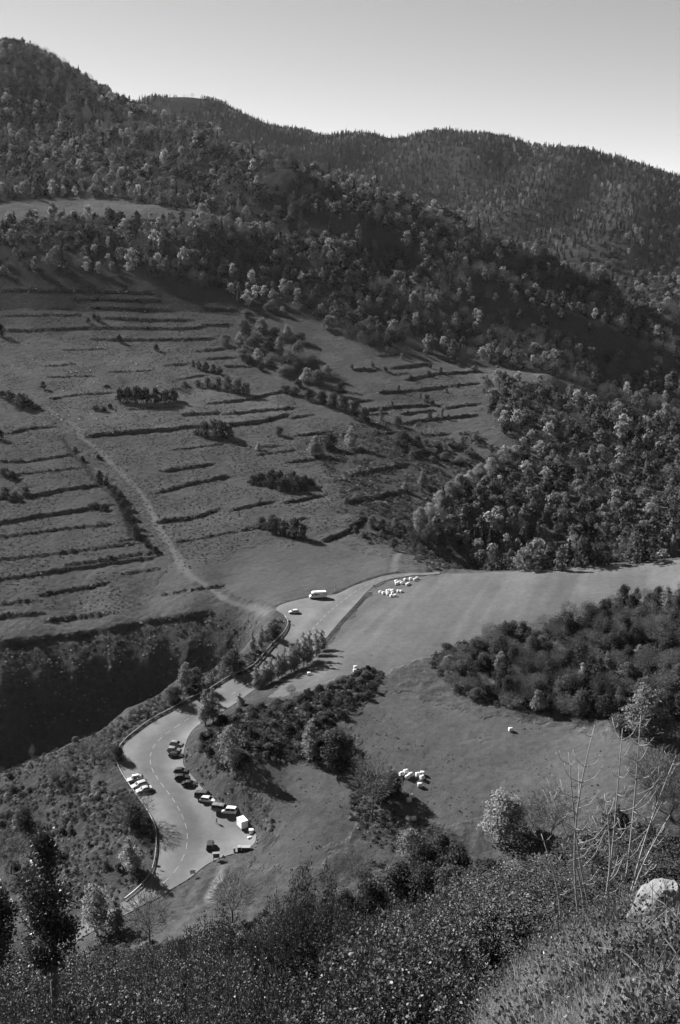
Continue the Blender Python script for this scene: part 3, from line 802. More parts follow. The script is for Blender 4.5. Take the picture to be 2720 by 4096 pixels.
def far_crown(k, h, w, n, size, mat, tall=False):
    R = RG(k)
    return crown_mesh('far_tree', (lobes_tall if tall else lobes_round)(h, w, 15, R, .1), n, size, mat, R, .6, 1.0, .35)

def tag(o, label, cat, group=None, kind=None):
    o['label'] = label
    if cat: o['category'] = cat
    if group: o['group'] = group
    if kind: o['kind'] = kind
    return o
def empty(name, loc, rz=0.0, sc=None):
    o = bpy.data.objects.new(name, None); C.objects.link(o)
    o.empty_display_size = 0.3
    o.location = tuple(float(v) for v in loc); o.rotation_euler = (0, 0, float(rz))
    if sc is not None: o.scale = (float(sc[0]), float(sc[1]), float(sc[2]))
    return o
def child(name, me, parent):
    o = bpy.data.objects.new(name, me); C.objects.link(o); o.parent = parent
    return o
TREE_H = {'bright': 8.8, 'round': 9, 'pale': 9.2, 'birch': 9.2, 'dark': 8, 'bare': 9.5, 'spruce': 14}
TREE_W = {'bright': 6.2, 'round': 7.6, 'pale': 5.4, 'birch': 4, 'dark': 6.4, 'bare': 7, 'spruce': 4.8}
KINDNAME = {'bright': 'willow_tree', 'round': 'broadleaf_tree', 'pale': 'poplar_tree', 'birch': 'birch_tree', 'dark': 'evergreen_tree', 'bare': 'bare_tree', 'spruce': 'spruce_tree'}
n_tree = 0
def put_tree(kind, p, h, w, label, group):
    global n_tree
    tm, cm_ = TREES[kind][int(rng.integers(len(TREES[kind])))]
    s = h/TREE_H[kind]; sw = (w/TREE_W[kind]) if w else s*rng.uniform(.85, 1.15)
    e = empty(KINDNAME[kind], (p[0], p[1], p[2]-.1), rng.uniform(0, 6.28), (sw, sw, s))
    child('trunk', tm, e); child('crown', cm_, e)
    n_tree += 1
    return tag(e, label, 'tree', group)
def put_bush(kind, p, h, w, label, group):
    tm, cm_ = BUSH[kind][int(rng.integers(len(BUSH[kind])))]
    e = empty('bush', (p[0], p[1], p[2]-.08), rng.uniform(0, 6.28), (w/3.4, w/3.4, h/2.6))
    child('stem', tm, e); child('foliage', cm_, e)
    return tag(e, label, 'bush', group)
def in_area(poly_px, spacing, jitter=.8, dens=1.0):
    """jittered points on the ground inside an outline given by its corner pixels"""
    w = hits(densify(np.array(poly_px, float), 60.0).tolist())
    x0, x1, y0, y1 = w[:, 0].min(), w[:, 0].max(), w[:, 1].min(), w[:, 1].max()
    X, Y = np.meshgrid(np.arange(x0, x1+spacing, spacing), np.arange(y0, y1+spacing, spacing))
    X = X.ravel()+rng.uniform(-.5, .5, X.size)*spacing*jitter; Y = Y.ravel()+rng.uniform(-.5, .5, Y.size)*spacing*jitter
    k = inside(X, Y, w) & (rng.random(X.size) < dens)
    X, Y = X[k], Y[k]
    return np.stack([X, Y, gz(X, Y)], -1)
def proj(p):
    """pixel of a world point"""
    p = np.asarray(p, float)-np.array([0, 0, CAM_Z])
    dd = p[..., 1]*CP-p[..., 2]*SP; uu = p[..., 1]*SP+p[..., 2]*CP
    return 1360+FOC*p[..., 0]/dd, 2048-FOC*uu/dd, dd
def pick(opts):
    k = list(opts); w = np.array([opts[i] for i in k], float)
    return k[int(rng.choice(len(k), p=w/w.sum()))]

# ------------------------------------------------------------------ far woods: one object per wood, trees instanced on points
def gn_scatter(name, pts, scl, rot, idx, meshes, label):
    """a wood that reads as one mass: tree meshes instanced on the points of one object"""
    src = bpy.data.collections.new(name+'_trees')
    for i, me in enumerate(meshes):
        src.objects.link(bpy.data.objects.new('%s_tree_%02d' % (name, i), me))
    me = bpy.data.meshes.new(name)
    me.vertices.add(len(pts)); me.vertices.foreach_set('co', np.asarray(pts, np.float32).ravel())
    a = me.attributes.new('scl', 'FLOAT_VECTOR', 'POINT'); a.data.foreach_set('vector', np.asarray(scl, np.float32).ravel())
    a = me.attributes.new('rot', 'FLOAT_VECTOR', 'POINT'); a.data.foreach_set('vector', np.stack([np.zeros(len(rot)), np.zeros(len(rot)), rot], -1).astype(np.float32).ravel())
    a = me.attributes.new('idx', 'INT', 'POINT'); a.data.foreach_set('value', np.asarray(idx, np.int32))
    o = link(bpy.data.objects.new(name, me))
    ng = bpy.data.node_groups.new(name, 'GeometryNodeTree')
    ng.interface.new_socket('Geometry', in_out='INPUT', socket_type='NodeSocketGeometry')
    ng.interface.new_socket('Geometry', in_out='OUTPUT', socket_type='NodeSocketGeometry')
    gi_, go_ = ng.nodes.new('NodeGroupInput'), ng.nodes.new('NodeGroupOutput')
    mp = ng.nodes.new('GeometryNodeMeshToPoints')
    ci = ng.nodes.new('GeometryNodeCollectionInfo')
    ci.inputs['Collection'].default_value = src
    ci.inputs['Separate Children'].default_value = True; ci.inputs['Reset Children'].default_value = True
    ip = ng.nodes.new('GeometryNodeInstanceOnPoints'); ip.inputs['Pick Instance'].default_value = True
    def named(n, ty):
        k = ng.nodes.new('GeometryNodeInputNamedAttribute'); k.data_type = ty; k.inputs['Name'].default_value = n
        return k.outputs['Attribute']
    ng.links.new(gi_.outputs[0], mp.inputs['Mesh'])
    ng.links.new(mp.outputs[0], ip.inputs['Points']); ng.links.new(ci.outputs[0], ip.inputs['Instance'])
    ng.links.new(named('idx', 'INT'), ip.inputs['Instance Index'])
    e2r = ng.nodes.new('FunctionNodeEulerToRotation')
    ng.links.new(named('rot', 'FLOAT_VECTOR'), e2r.inputs[0]); ng.links.new(e2r.outputs[0], ip.inputs['Rotation'])
    ng.links.new(named('scl', 'FLOAT_VECTOR'), ip.inputs['Scale'])
    ng.links.new(ip.outputs[0], go_.inputs[0])
    md = o.modifiers.new('scatter', 'NODES'); md.node_group = ng
    return tag(o, label, None, None, 'stuff')
def jgrid(x0, x1, y0, y1, sp, fan=None):
    X, Y = np.meshgrid(np.arange(x0, x1, sp), np.arange(y0, y1, sp))
    X = X.ravel()+rng.uniform(-.5, .5, X.size)*sp; Y = Y.ravel()+rng.uniform(-.5, .5, Y.size)*sp
    k = np.abs(X) < 0.42*Y+12
    return X[k], Y[k]
FARM = [far_crown(200, 8, 8.5, 420, 1.0, M['leaf']), far_crown(201, 8, 8, 330, 1.1, M['leaf']), far_crown(202, 9, 7.5, 330, 1.0, M['leaf_light']), far_crown(203, 8, 8.5, 330, 1.15, M['leaf_dark']),
        far_crown(204, 10, 6, 300, 1.0, M['leaf'], True), conifer_mesh('far_spruce', 13, 4.6, RG(205), M['needle'], 170, 1.6), conifer_mesh('far_spruce', 11, 4.2, RG(206), M['needle'], 150, 1.6),
        twig_mesh('far_bare', 8.5, 7.5, 900, RG(207), M['twig'], .1), twig_mesh('far_bare', 7.5, 7.5, 900, RG(208), M['twig'], .1)]
def wood(name, X, Y, weights, smin, smax, label):
    # patches of one kind: the mixture drifts over the slope
    k = np.arange(len(weights)); ns = np.stack([noise(X/70.0, Y/70.0, 300+i) for i in k], -1)*1.6
    pr = np.array(weights)*np.exp(ns*2.0); pr /= pr.sum(1, keepdims=True)
    idx = (pr.cumsum(1) < rng.random(len(X))[:, None]).sum(1).clip(0, len(weights)-1)
    s = rng.uniform(smin, smax, len(X))*(1+0.35*noise(X/45.0, Y/45.0, 333))
    scl = np.stack([s*rng.uniform(.85, 1.2, len(X)), s*rng.uniform(.85, 1.2, len(X)), s*rng.uniform(.85, 1.2, len(X))], -1)
    pts = np.stack([X, Y, gz(X, Y)-.3], -1)
    return gn_scatter(name, pts, scl, rng.uniform(0, 6.28, len(X)), idx, FARM, label)

# ------------------------------------------------------------------ woods on the mountains
X, Y = jgrid(-900, 760, 830, 1560, 9.0)
top_edge = hits([(-80,1120),(0,1118),(250,1100),(400,1108),(620,1125),(900,1190),(960,1235),(1250,1290),(1420,1390),(1600,1430),(1800,1455),(1900,1470),(1950,1500),(2200,1560),(2450,1660),(2760,1770)])
te = np.interp(X, top_edge[:, 0], top_edge[:, 1])
keep = (Y > te+3) & ~inside(X, Y, strip_w)
sp2_w = hits([(1150,905),(1330,900),(1500,945),(1620,975),(1500,985),(1300,950)])
keep &= ~inside(X, Y, sp2_w)
keep &= rng.random(len(X)) < np.where(noise(X/60, Y/60, 91) > 0.25, .55, .97)
wood('mountain_wood', X[keep], Y[keep], [2.4, 2.4, 1.3, 1.8, .9, .25, .2, 2.6, 2.6], .8, 1.75, 'mixed autumn wood covering the left mountain above the terraces')
X2, Y2 = jgrid(-1000, 1150, 1540, 3050, 11.0)
k2 = (gz(X2, Y2) > 30) & (rng.random(len(X2)) < .97)
k2 &= ~((X2 < -380) & (X2 > -480) & (Y2 > 2300) & (rng.random(len(X2)) < .93))
lft = k2 & (X2 < 60) & (Y2 < 2100)
wood('upper_mountain_wood', X2[lft], Y2[lft], [2.4, 2.4, 1.0, 1.4, .8, .3, .2, 3, 3], .9, 1.7, 'beech wood along the crest of the left mountain')
rf = k2 & ~lft
wood('ridge_forest', X2[rf], Y2[rf], [1.0, 1.0, .45, .8, .6, 3.0, 2.4, .6, .6], .65, 1.25, 'dense conifer and beech forest on the far ridge')
vp = in_area([(2480,1530),(2600,1500),(2780,1500),(2780,1680),(2650,1660),(2540,1620)], 9.0)
wood('valley_wood', vp[:, 0], vp[:, 1], [2.4, 2.4, 1.3, 1.8, .9, .6, .6, 1, 1], .8, 1.5, 'wood in the side valley behind the spur at the right')

# ------------------------------------------------------------------ single trees and bushes
def by_px(kind, bx, by, ty, wpx, label, group, bush=False, hmul=1.0):
    """a plant whose foot is seen at (bx, by) and whose top at row ty, wpx wide"""
    p = hit(bx, by)[0]
    _, _, dd = proj(p)
    h = (by-ty)/FOC*dd/math.cos(math.atan2(CAM_Z-p[2], p[1]))*hmul
    w = wpx/FOC*dd
    return (put_bush if bush else put_tree)(kind, p, max(h, .4), max(w, .5), label, group)
def by_top(kind, x, ty, d, wpx, label, group):
    """a plant of which only the upper part shows: its top is seen at (x, ty); it stands where its height suits its width"""
    dd = np.linspace(d*.75, 330, 300)
    q = ray(np.full(300, x), np.full(300, ty))*dd[:, None]+np.array([0, 0, CAM_Z])
    h = q[:, 2]-gz(q[:, 0], q[:, 1])
    k = int(np.argmax(h < 1.2*wpx/FOC*dd))
    return put_tree(kind, (q[k, 0], q[k, 1], float(gz(q[k, 0], q[k, 1]))), max(float(h[k]), 1.5), wpx/FOC*dd[k], label, group)

G1 = 'clump of trees beside the terraces'
for k, (x, ty, by, w) in enumerate([(989,1235,1276,66),(1047,1266,1328,90),(976,1280,1334,82),(1096,1306,1348,58),(1150,1293,1358,70),(1199,1324,1372,70),(900,1333,1382,58),(958,1324,1388,58),(1020,1330,1400,84),(1078,1346,1418,80),
        (1118,1340,1432,78),(1195,1355,1428,60),(971,1388,1436,70),(1030,1388,1452,80),(1155,1400,1482,95),(1141,1458,1504,80),(1230,1465,1530,105),(1275,1475,1540,92),(1250,1420,1500,80),(1310,1450,1520,70),(1190,1430,1495,80),(1085,1410,1470,70)]):
    by_px(['round', 'pale', 'round'][k % 3], x, by, ty, w, 'rounded autumn tree in the clump beside the terraces, %s %s' % ('upper' if by < 1360 else 'lower' if by > 1450 else 'middle', 'left' if x < 1040 else 'right' if x > 1160 else 'centre'), G1)
by_px('bare', 1226, 1492, 1390, 115, 'leafless grey tree standing in the clump beside the terraces', G1)
by_px('dark', 998, 1456, 1418, 36, 'small dark ball-shaped tree at the foot of the terrace clump', None)
by_px('round', 1043, 1482, 1454, 32, 'small round bush-like tree just below the terrace clump', None)
G2 = 'hedge trees below the clump'
for x, ty, by, w in [(1195,1516,1548,48),(1141,1540,1572,62),(1180,1545,1580,60),(1240,1553,1602,62),(1290,1560,1618,62),(1335,1570,1632,62),(1375,1582,1650,62),(1420,1600,1675,62),(1460,1625,1695,55),(1362,1528,1584,52)]:
    by_px('dark', x, by, ty, w, 'dark hedge tree in the row running down from the clump', G2)
lone = [('pale',1262,1822,1735,88,'large pale feathery tree alone on the middle terraces'),('dark',1320,1800,1730,75,'dark bushy tree right behind the large pale terrace tree'),('pale',1403,1794,1698,78,'pale upright tree among scrub in mid slope'),
        ('round',1612,1800,1725,92,'wide grey tree with long shadow right of the terraces'),('round',1670,1802,1742,58,'smaller tree touching the wide grey terrace tree'),('pale',1692,1942,1880,70,'pale round tree near the wood edge, above a long bank'),
        ('pale',1620,1962,1920,42,'small bright tree on the long dark bank'),('round',1702,1606,1573,38,'small round tree in the upper right terraces'),('round',1590,1705,1660,44,'round bush-like tree on a terrace edge'),
        ('bare',493,1552,1506,44,'bare thin tree behind the long dark hedge on the sheep slope'),('bare',690,1548,1498,62,'wide bare tree at the right end of the long dark hedge'),('dark',174,1557,1524,30,'tiny umbrella-shaped tree alone on the sheep pasture'),
        ('dark',478,1370,1336,30,'small round dark tree with long shadow on upper pasture'),('dark',627,1403,1375,27,'smaller round dark tree with long shadow on upper pasture'),('round',1114,1742,1700,48,'grey round tree between two terrace banks'),
        ('pale',1034,1802,1765,42,'slim pale tree below the clustered terrace bushes'),('round',1573,2200,2148,52,'round tree beside the bend of the side track'),('bare',1655,2182,2112,55,'bare poplar-like tree above the side track'),
        ('round',1715,2178,2092,66,'leafy tree next to the bare one above the side track')]
for kind, x, by, ty, w, lb in lone: by_px(kind, x, by, ty, w, lb, 'lone trees on the terraced slope')
GB = 'bushes on the terraced slope'
bush_rows = [('dark_bush', 'dark bush in the long hedge on the sheep pasture', [(480,1607,1550,50),(512,1610,1545,55),(548,1612,1540,60),(585,1615,1548,60),(622,1615,1552,60),(660,1612,1555,60),(695,1605,1550,50)]),
 ('bush', 'bush in the ragged hedge right of the long dark one', [(830,1548,1510,50),(870,1553,1508,55),(910,1562,1510,58),(950,1572,1518,62),(985,1577,1530,48),(740,1545,1525,35),(790,1548,1522,40)]),
 ('bush', 'bush in the short slanting hedge on the upper pasture', [(770,1467,1440,32),(795,1476,1443,32),(825,1484,1449,32),(855,1492,1459,32),(880,1497,1466,28)]),
 ('bush', 'bush in the cluster on the broad terrace bank', [(820,1748,1690,62),(855,1742,1680,62),(890,1757,1685,68),(915,1752,1700,55),(790,1738,1712,40)]),
 ('dark_bush', 'low dark shrub in the diamond-shaped heath patch', [(1010,1935,1900,50),(1045,1930,1888,60),(1080,1948,1885,70),(1120,1935,1880,70),(1130,1965,1905,75),(1170,1945,1885,70),(1185,1966,1905,70),(1220,1950,1900,55),(1090,1915,1878,50),(1245,1945,1912,45)]),
 ('bush', 'bush in the thicket above the pale grass patch', [(1050,2112,2070,65),(1090,2132,2062,75),(1180,2152,2078,80),(1215,2157,2100,55),(1135,2140,2085,70)]),
 ('dark_bush', 'dark bush at the left edge of the pasture', [(10,1590,1560,40),(40,1602,1560,50),(85,1630,1572,85),(120,1632,1595,60),(148,1640,1615,38),(5,1345,1295,40),(0,1760,1715,50)]),
 ('dark_bush', 'small dark bush in a group of three on the upper terraces', [(353,1293,1268,22),(377,1278,1253,20),(395,1286,1260,26)]),
 ('dark_bush', 'dark bush in the hedge beside the dirt track', [(400,1935,1880,32),(425,1945,1905,30),(462,1985,1940,45),(480,2010,1960,45),(498,2050,1990,50),(512,2085,2030,50),(530,2120,2060,45),(545,2150,2095,45),(590,2190,2160,35),(622,2212,2185,35),(380,2030,2010,60),(420,2042,2012,55),(300,1810,1785,25),(330,1850,1820,25),(395,1835,1815,25)]),
 ('bush', 'bush at the far left below the pasture wall', [(20,1905,1870,60),(50,1915,1885,55),(100,1975,1945,50),(20,1985,1950,70),(60,2000,1965,60)]),
 ('dark_bush', 'dark low bush in the middle of the pasture', [(385,1640,1618,35),(415,1645,1625,35),(440,1635,1612,26),(215,1597,1586,25),(425,1548,1538,30)]),
 ('bush', 'small shrub dotted among the right-hand terraces', [(1595,1562,1540,18),(1644,1520,1500,20),(1715,1505,1485,28),(1764,1490,1470,20),(1608,1435,1415,22),(1551,1405,1385,22),(1407,1475,1455,16),(1487,1465,1445,24),(1541,1485,1465,22),(1722,1472,1455,20),(1836,1465,1452,24),
    (1898,1480,1462,36),(1568,1625,1605,24),(1682,1592,1575,18),(1729,1620,1600,26),(1831,1550,1535,24),(1787,1570,1555,22),(1523,1682,1635,26),(1769,1665,1635,22),(1720,1672,1650,30),(1528,2120,2077,46),(1585,2108,2072,42),(1640,2140,2103,54),(1525,2147,2121,28),(1490,2112,2062,55),(1388,2010,1987,26),
    (1515,1990,1970,28),(1560,2160,2140,40),(1600,2150,2125,40),(1450,2150,2125,40),(1420,2130,2105,35),(1700,1780,1755,45),(1750,1800,1770,55),(1800,1790,1765,50),(1850,1800,1770,55),(1780,1840,1810,50),(1840,1850,1825,50),(1900,1760,1735,45),(1730,1850,1825,45),(1880,1820,1790,50),(1650,1830,1805,45)])]
for kind, lb, lst in bush_rows:
    for x, by, ty, w in lst: by_px(kind, x, by, ty, w, lb+((', by the topmost banks' if by < 1530 else ', by the middle banks' if by < 1700 else ', beside the wood' if x > 1630 else ', above the side track' if by > 2050 else ', on the lowest banks') if 'dotted' in lb else (', upper stretch' if by < 1960 else ', lower stretch') if 'dirt track' in lb else ''), GB+': '+lb.split(' in ')[-1].split(' at ')[-1], True)

# trees along the road
GR = 'row of birches between the road and the meadow'
for x, by, ty in [(1027,2752,2652),(1055,2742,2640),(1085,2730,2618),(1112,2716,2598),(1140,2699,2578),(1165,2688,2560),(1190,2678,2545),(1215,2668,2518),(1240,2648,2510),(1265,2626,2508),(1287,2604,2512),(1072,2736,2650),(1128,2708,2605),(1178,2684,2575),(1228,2660,2545)]:
    by_px('birch', x, by, ty, 66, 'airy pale birch in the roadside row beside the meadow', GR)
road_trees = [('birch',822,2902,2745,95,'twin-stemmed birch in front of the road, left stem'),('birch',853,2888,2740,95,'twin-stemmed birch in front of the road, right stem'),('round',935,2688,2598,112,'round leafy tree behind the guardrail'),
    ('pale',745,2758,2640,90,'tall leafy tree behind the guardrail, at the gully edge'),('round',785,2745,2670,85,'bushy tree beside the tall one at the gully edge'),('round',700,2810,2745,90,'low spreading tree left of the tall one at the gully edge'),
    ('birch',1012,2618,2508,46,'thin birch standing above the guardrail, nearer the track'),('birch',1046,2600,2490,46,'thin birch standing above the guardrail, nearer the bend'),('round',1100,2548,2493,62,'small tree by the guardrail end'),
    ('bright',925,3062,2903,125,'leafy tree on the scrubby mound above the parked cars'),('pale',1245,3032,2872,115,'tall pale tree at the edge of the scrubby mound'),('dark',1345,3066,2925,190,'broad dark tree casting shadow beside the tall pale one'),
    ('dark',1300,3040,2960,120,'low dark tree between the tall pale one and the broad dark one'),('bare',1490,3252,3035,185,'leafless tree with many stems at the field corner'),('dark',1570,3185,3090,120,'dark bush-like tree beside the leafless field tree'),
    ('dark',1530,3215,3110,110,'small dark tree behind the leafless field tree'),('bare',380,3058,2945,130,'leafless tree on the scrub slope near the bend'),('dark',470,3045,2985,80,'dark shrub-like tree close to the bend'),
    ('bare',545,3302,3180,150,'dense twiggy tree overhanging the guardrail below the parked cars'),('dark',535,3305,3215,110,'dark bush behind the twiggy tree at the guardrail'),('birch',525,3492,3345,125,'thin-leaved tree on the verge inside the lower bend'),
    ('dark',105,3315,3232,100,'round dark bush-like tree low on the scrub slope'),('bare',45,3495,3355,150,'leafless rounded tree at the far left of the scrub slope'),('bare',600,3775,3590,200,'leafless tree below the lower road'),
    ('bare',930,3690,3515,190,'leafless tree at the end of the footpath'),('bright',390,3745,3545,150,'dense leafy tree beside the lower road, the taller of two'),('birch',472,3725,3575,95,'slim tree beside the lower road, the smaller of two'),
    ('bare',230,3120,3040,110,'small leafless tree in the middle of the scrub slope'),('bright',2560,2945,2745,165,'cone-shaped pale tree at the right corner of the lower field'),('round',2640,2950,2840,150,'round tree right of the cone-shaped pale one'),
    ('round',2480,2930,2860,110,'low round tree left of the cone-shaped pale one'),('birch',960,2822,2770,60,'small airy tree on the road edge of the mound'),('bare',1165,2785,2738,40,'tiny bare tree at the grass tongue by the birch row')]
for kind, x, by, ty, w, lb in road_trees: by_px(kind, x, by, ty, w, lb, None)
# thicket between the upper meadow and the lower field
TH = [(1710,2640),(1850,2565),(2100,2535),(2350,2475),(2550,2415),(2760,2400),(2760,2940),(2550,2880),(2300,2870),(2000,2835),(1820,2770)]
tp = in_area(TH, 5.4, .85)
for p in tp:
    kind = pick({'dark': 2.6, 'round': 2.4, 'bare': 3.4, 'pale': .6})
    ppx, ppy, _d = proj(p); edge = ppx < 1950
    zone_ = ('at its thin left end' if ppx < 1980 else 'along the upper meadow' if ppy < 2600-.12*(ppx-2000) else 'along the lower field' if ppy > 2730 else 'in its right-hand core' if ppx > 2380 else 'in its middle')
    put_tree(kind, p, rng.uniform(3.4, 5.5) if edge else rng.uniform(5.5, 10.0), rng.uniform(5, 8), {'dark': 'dark dense tree in the thicket between the fields, '+zone_, 'round': 'leafy tree in the thicket between the fields, '+zone_, 'bare': 'leafless tree in the thicket between the fields, '+zone_, 'pale': 'pale slim tree in the thicket between the fields, '+zone_}[kind], 'thicket between the two fields: '+zone_)
# mid-ground trees on the slope below the camera
low = [('bright',2010,3158,165,200,'bright feathery tree below the lower field'),('bright',2060,3190,172,130,'second bright tree touching the feathery one'),('bare',2130,3195,176,170,'bare branching tree right of the bright feathery one'),('bare',2215,3145,172,190,'taller bare tree right of the bright feathery one'),
    ('bright',1646,3305,190,140,'upright leafy tree at the near corner of the lower field'),('dark',1705,3365,186,150,'dark tree beside the upright leafy one'),('round',1770,3335,192,150,'grey tree between the dark ones below the field'),('dark',1835,3375,182,170,'dark spreading tree below the field edge'),
    ('bare',1435,3412,203,140,'thin leafless tree on the grass above the laurels'),('round',1560,3470,196,170,'low leafy tree above the laurels'),('dark',1380,3560,190,150,'dark shrub-like tree just above the laurels'),('dark',1480,3520,192,160,'dark tree beside the thin leafless one'),
    ('bare',2640,2985,205,230,'wide leafless tree at the right margin'),('bare',2700,3040,190,220,'leafless tree low at the right margin'),('round',2480,3240,150,220,'leafy tree behind the bare saplings'),('dark',2590,3290,140,240,'dark tree behind the bare saplings'),
    ('dark',2690,3340,112,280,'dark tree above the boulder'),('round',2350,3330,150,220,'grey bushy tree behind the leftmost bare sapling'),('dark',2250,3395,150,220,'dark bushy tree under the taller bare tree'),('dark',2150,3420,152,210,'dark bushy tree under the bright feathery one'),
    ('round',1950,3430,158,200,'leafy tree at the left foot of the bright feathery one'),('dark',1050,3700,195,170,'dark shrub-like tree behind the middle of the laurels'),('dark',1180,3650,196,150,'small dark tree behind the middle of the laurels'),('round',720,3770,200,180,'low leafy tree behind the laurels near the lower road'),
    ('dark',560,3800,200,200,'dark low tree between the leafless one and the laurels'),('dark',420,3790,205,180,'dark low tree under the dense leafy one'),('round',300,3810,205,170,'leafy low tree left of the dense leafy one'),('dark',170,3800,200,180,'dark low tree behind the slender laurel tree'),('dark',40,3820,200,180,'dark low tree at the left margin'),
    ('dark',1610,3440,190,170,'dark tree filling the dip left of the field corner'),('dark',1705,3455,190,180,'dark tree filling the dip below the upright leafy one'),('round',1820,3445,185,180,'leafy tree filling the dip below the grey one'),('dark',1905,3465,180,180,'dark tree at the end of the dip'),('dark',1310,3610,195,160,'dark low tree behind the middle peak of the laurels'),('dark',640,3850,190,200,'dark low tree directly behind the laurels'),('dark',860,3790,190,200,'dark low tree right of the leafless ones'),('dark',240,3890,190,200,'dark low tree behind the slender trunk')]
for kind, x, ty, d, w, lb in low: by_top(kind, x, ty, d, w, lb, None)
# wood on the spur across the valley
SPW = [(1690,2130),(1760,2010),(1900,1925),(2040,1840),(2060,1790),(1990,1720),(1935,1650),(1935,1560),(1965,1505),(2200,1560),(2450,1660),(2780,1775),(2780,2200),(2500,2268),(2250,2285),(2000,2290),(1880,2270),(1800,2220)]
wp = in_area(SPW, 8.6, .8)
EDGE = hits([(1680,2125),(1720,2090),(1760,2040),(1800,2010),(1840,1985),(1880,1960),(1920,1935),(1960,1910),(2000,1885),(2035,1860),(2060,1850)])
for p in EDGE: put_tree('bright', p, rng.uniform(11, 14), rng.uniform(8, 10.5), 'bright tall tree on the near edge of the wood across the valley', 'bright edge of the wood across the valley')
for p in hits([(1835,2190),(1870,2175),(1900,2195),(1930,2180),(1960,2200)]): put_tree('spruce', p, rng.uniform(12, 15), 5.5, 'dark spruce at the foot of the wood across the valley', 'spruces at the foot of the wood')
for p in hits([(2600,2230),(2640,2215),(2690,2205),(2720,2195),(2560,2240)]): put_tree('pale', p, rng.uniform(9, 11), 7, 'pale tree at the foot of the wood behind the meadow crest', 'pale trees behind the meadow crest')
order = np.argsort(wp[:, 1])
quota = max(0, 292-n_tree)
lab = {'round': 'rounded autumn tree inside the wood across the valley', 'pale': 'pale slender tree inside the wood across the valley', 'dark': 'dark tree inside the wood across the valley', 'bare': 'leafless grey tree inside the wood across the valley'}
for i in order[:quota]:
    kind = pick({'round': 4, 'pale': 2.2, 'dark': 1.6, 'bare': 1.6})
    ppx, ppy, _d = proj(wp[i])
    put_tree(kind, wp[i], rng.uniform(7.5, 12.5), rng.uniform(6, 9), lab[kind]+', '+('at its foot' if ppy > 2180 else 'in its lower part' if ppy > 2020 else 'halfway up')+(' on the left' if ppx < 2050 else ' on the right' if ppx > 2400 else ' in the centre'), 'wood across the valley')
rest = wp[order[quota:]]
if len(rest): wood('spur_wood', rest[:, 0], rest[:, 1], [3, 3, 2, 1.6, 1.6, .1, .1, .9, .9], .95, 1.5, 'autumn wood on the upper part of the spur across the valley')

# ------------------------------------------------------------------ scrub, bracken and tussocks: ground cover nobody could count
def clump_mesh(k, h, w, n, size, mat, up=.5):
    R = RG(k)
    p = R.normal(0, 1, (n, 3))*np.array([w*.28, w*.28, 0]); p[:, 2] = R.random(n)*h*np.exp(-(p[:, 0]**2+p[:, 1]**2)/(w*.4)**2)
    d = unit(p*np.array([1, 1, 0])+np.array([0, 0, up]))
    return quads_mesh('clump', leaf_quads(p, d, size, R, 1.4, .7), mat)
def tuft_mesh(k, h, n, mat, w=.3):
    R = RG(k)
    b = R.normal(0, w*.4, (n, 3)); b[:, 2] = 0
    d = unit(np.stack([R.normal(0, .45, n), R.normal(0, .45, n), np.ones(n)], -1))
    L = (h*R.uniform(.5, 1.2, n))[:, None]; s = unit(np.cross(d, R.normal(0, 1, (n, 3))))*(h*.018)
    tip = b+d*L; tip[:, 2] -= L[:, 0]*.12
    return quads_mesh('tuft', np.stack([b-s, b+s, tip+s*.15, tip-s*.15], 1), mat)
CL = [clump_mesh(400, 1.0, 1.6, 90, .28, M['bracken']), clump_mesh(401, .8, 1.4, 90, .25, M['leaf']), clump_mesh(402, 1.1, 1.5, 90, .26, M['leaf_dark']), clump_mesh(403, .5, 1.3, 70, .25, M['grass'])]
def cover(name, polys, spacing, smin, smax, weights, label, avoid_road=1.0, thr=-1):
    pts = np.concatenate([in_area(p, spacing, 1.0) for p in polys])
    if thr > -1: pts = pts[noise(pts[:, 0]/7.0, pts[:, 1]/7.0, 411) > thr]
    pts = pts[~inside(pts[:, 0], pts[:, 1], road_poly)]
    s = rng.uniform(smin, smax, len(pts))*(1+.6*noise(pts[:, 0]/6, pts[:, 1]/6, 412))
    w = np.array(weights, float); idx = rng.choice(len(w), len(pts), p=w/w.sum())
    return gn_scatter(name, pts, np.stack([s, s, s*rng.uniform(.7, 1.3, len(pts))], -1), rng.uniform(0, 6.28, len(pts)), idx, CL, label)
cover('bracken', [SCRUB[0]], 1.25, .4, 1.0, [3, 1, 1, 2], 'rough bracken and bramble on the slope left of the road', thr=-.28)
MOUND = [(800,2955),(870,2875),(1000,2835),(1110,2810),(1280,2755),(1480,2668),(1540,2690),(1500,2775),(1400,2850),(1340,2890),(1330,2960),(1450,3010),(1430,3060),(1200,3045),(1000,3045),(930,3090),(860,3070),(800,3010)]
cover('mound_undergrowth', [MOUND], 1.15, .5, 1.15, [1.5, 1.2, 3, .6], 'bramble and low shrubs on the mound right of the road')
cover('bank_grass', [[(745,2990),(800,2990),(860,3070),(930,3090),(1000,3150),(1095,3260),(1100,3330),(1050,3390),(1035,3330),(950,3250),(840,3180),(740,3060)]], 1.3, .3, .7, [2, .6, .3, 3], 'tufted grass on the cut bank beside the parked cars', thr=-.2)
cover('thicket_undergrowth', [TH], 2.2, .9, 1.9, [1.5, 1.5, 2, .2], 'low growth under the thicket between the two fields')
cover('corner_undergrowth', [[(1400,3170),(1560,3180),(1620,3280),(1720,3340),(1640,3420),(1470,3380),(1400,3280)]], 1.3, .4, 1.0, [2, 1, 1.5, 1.5], 'rough grass and bramble at the field corner')
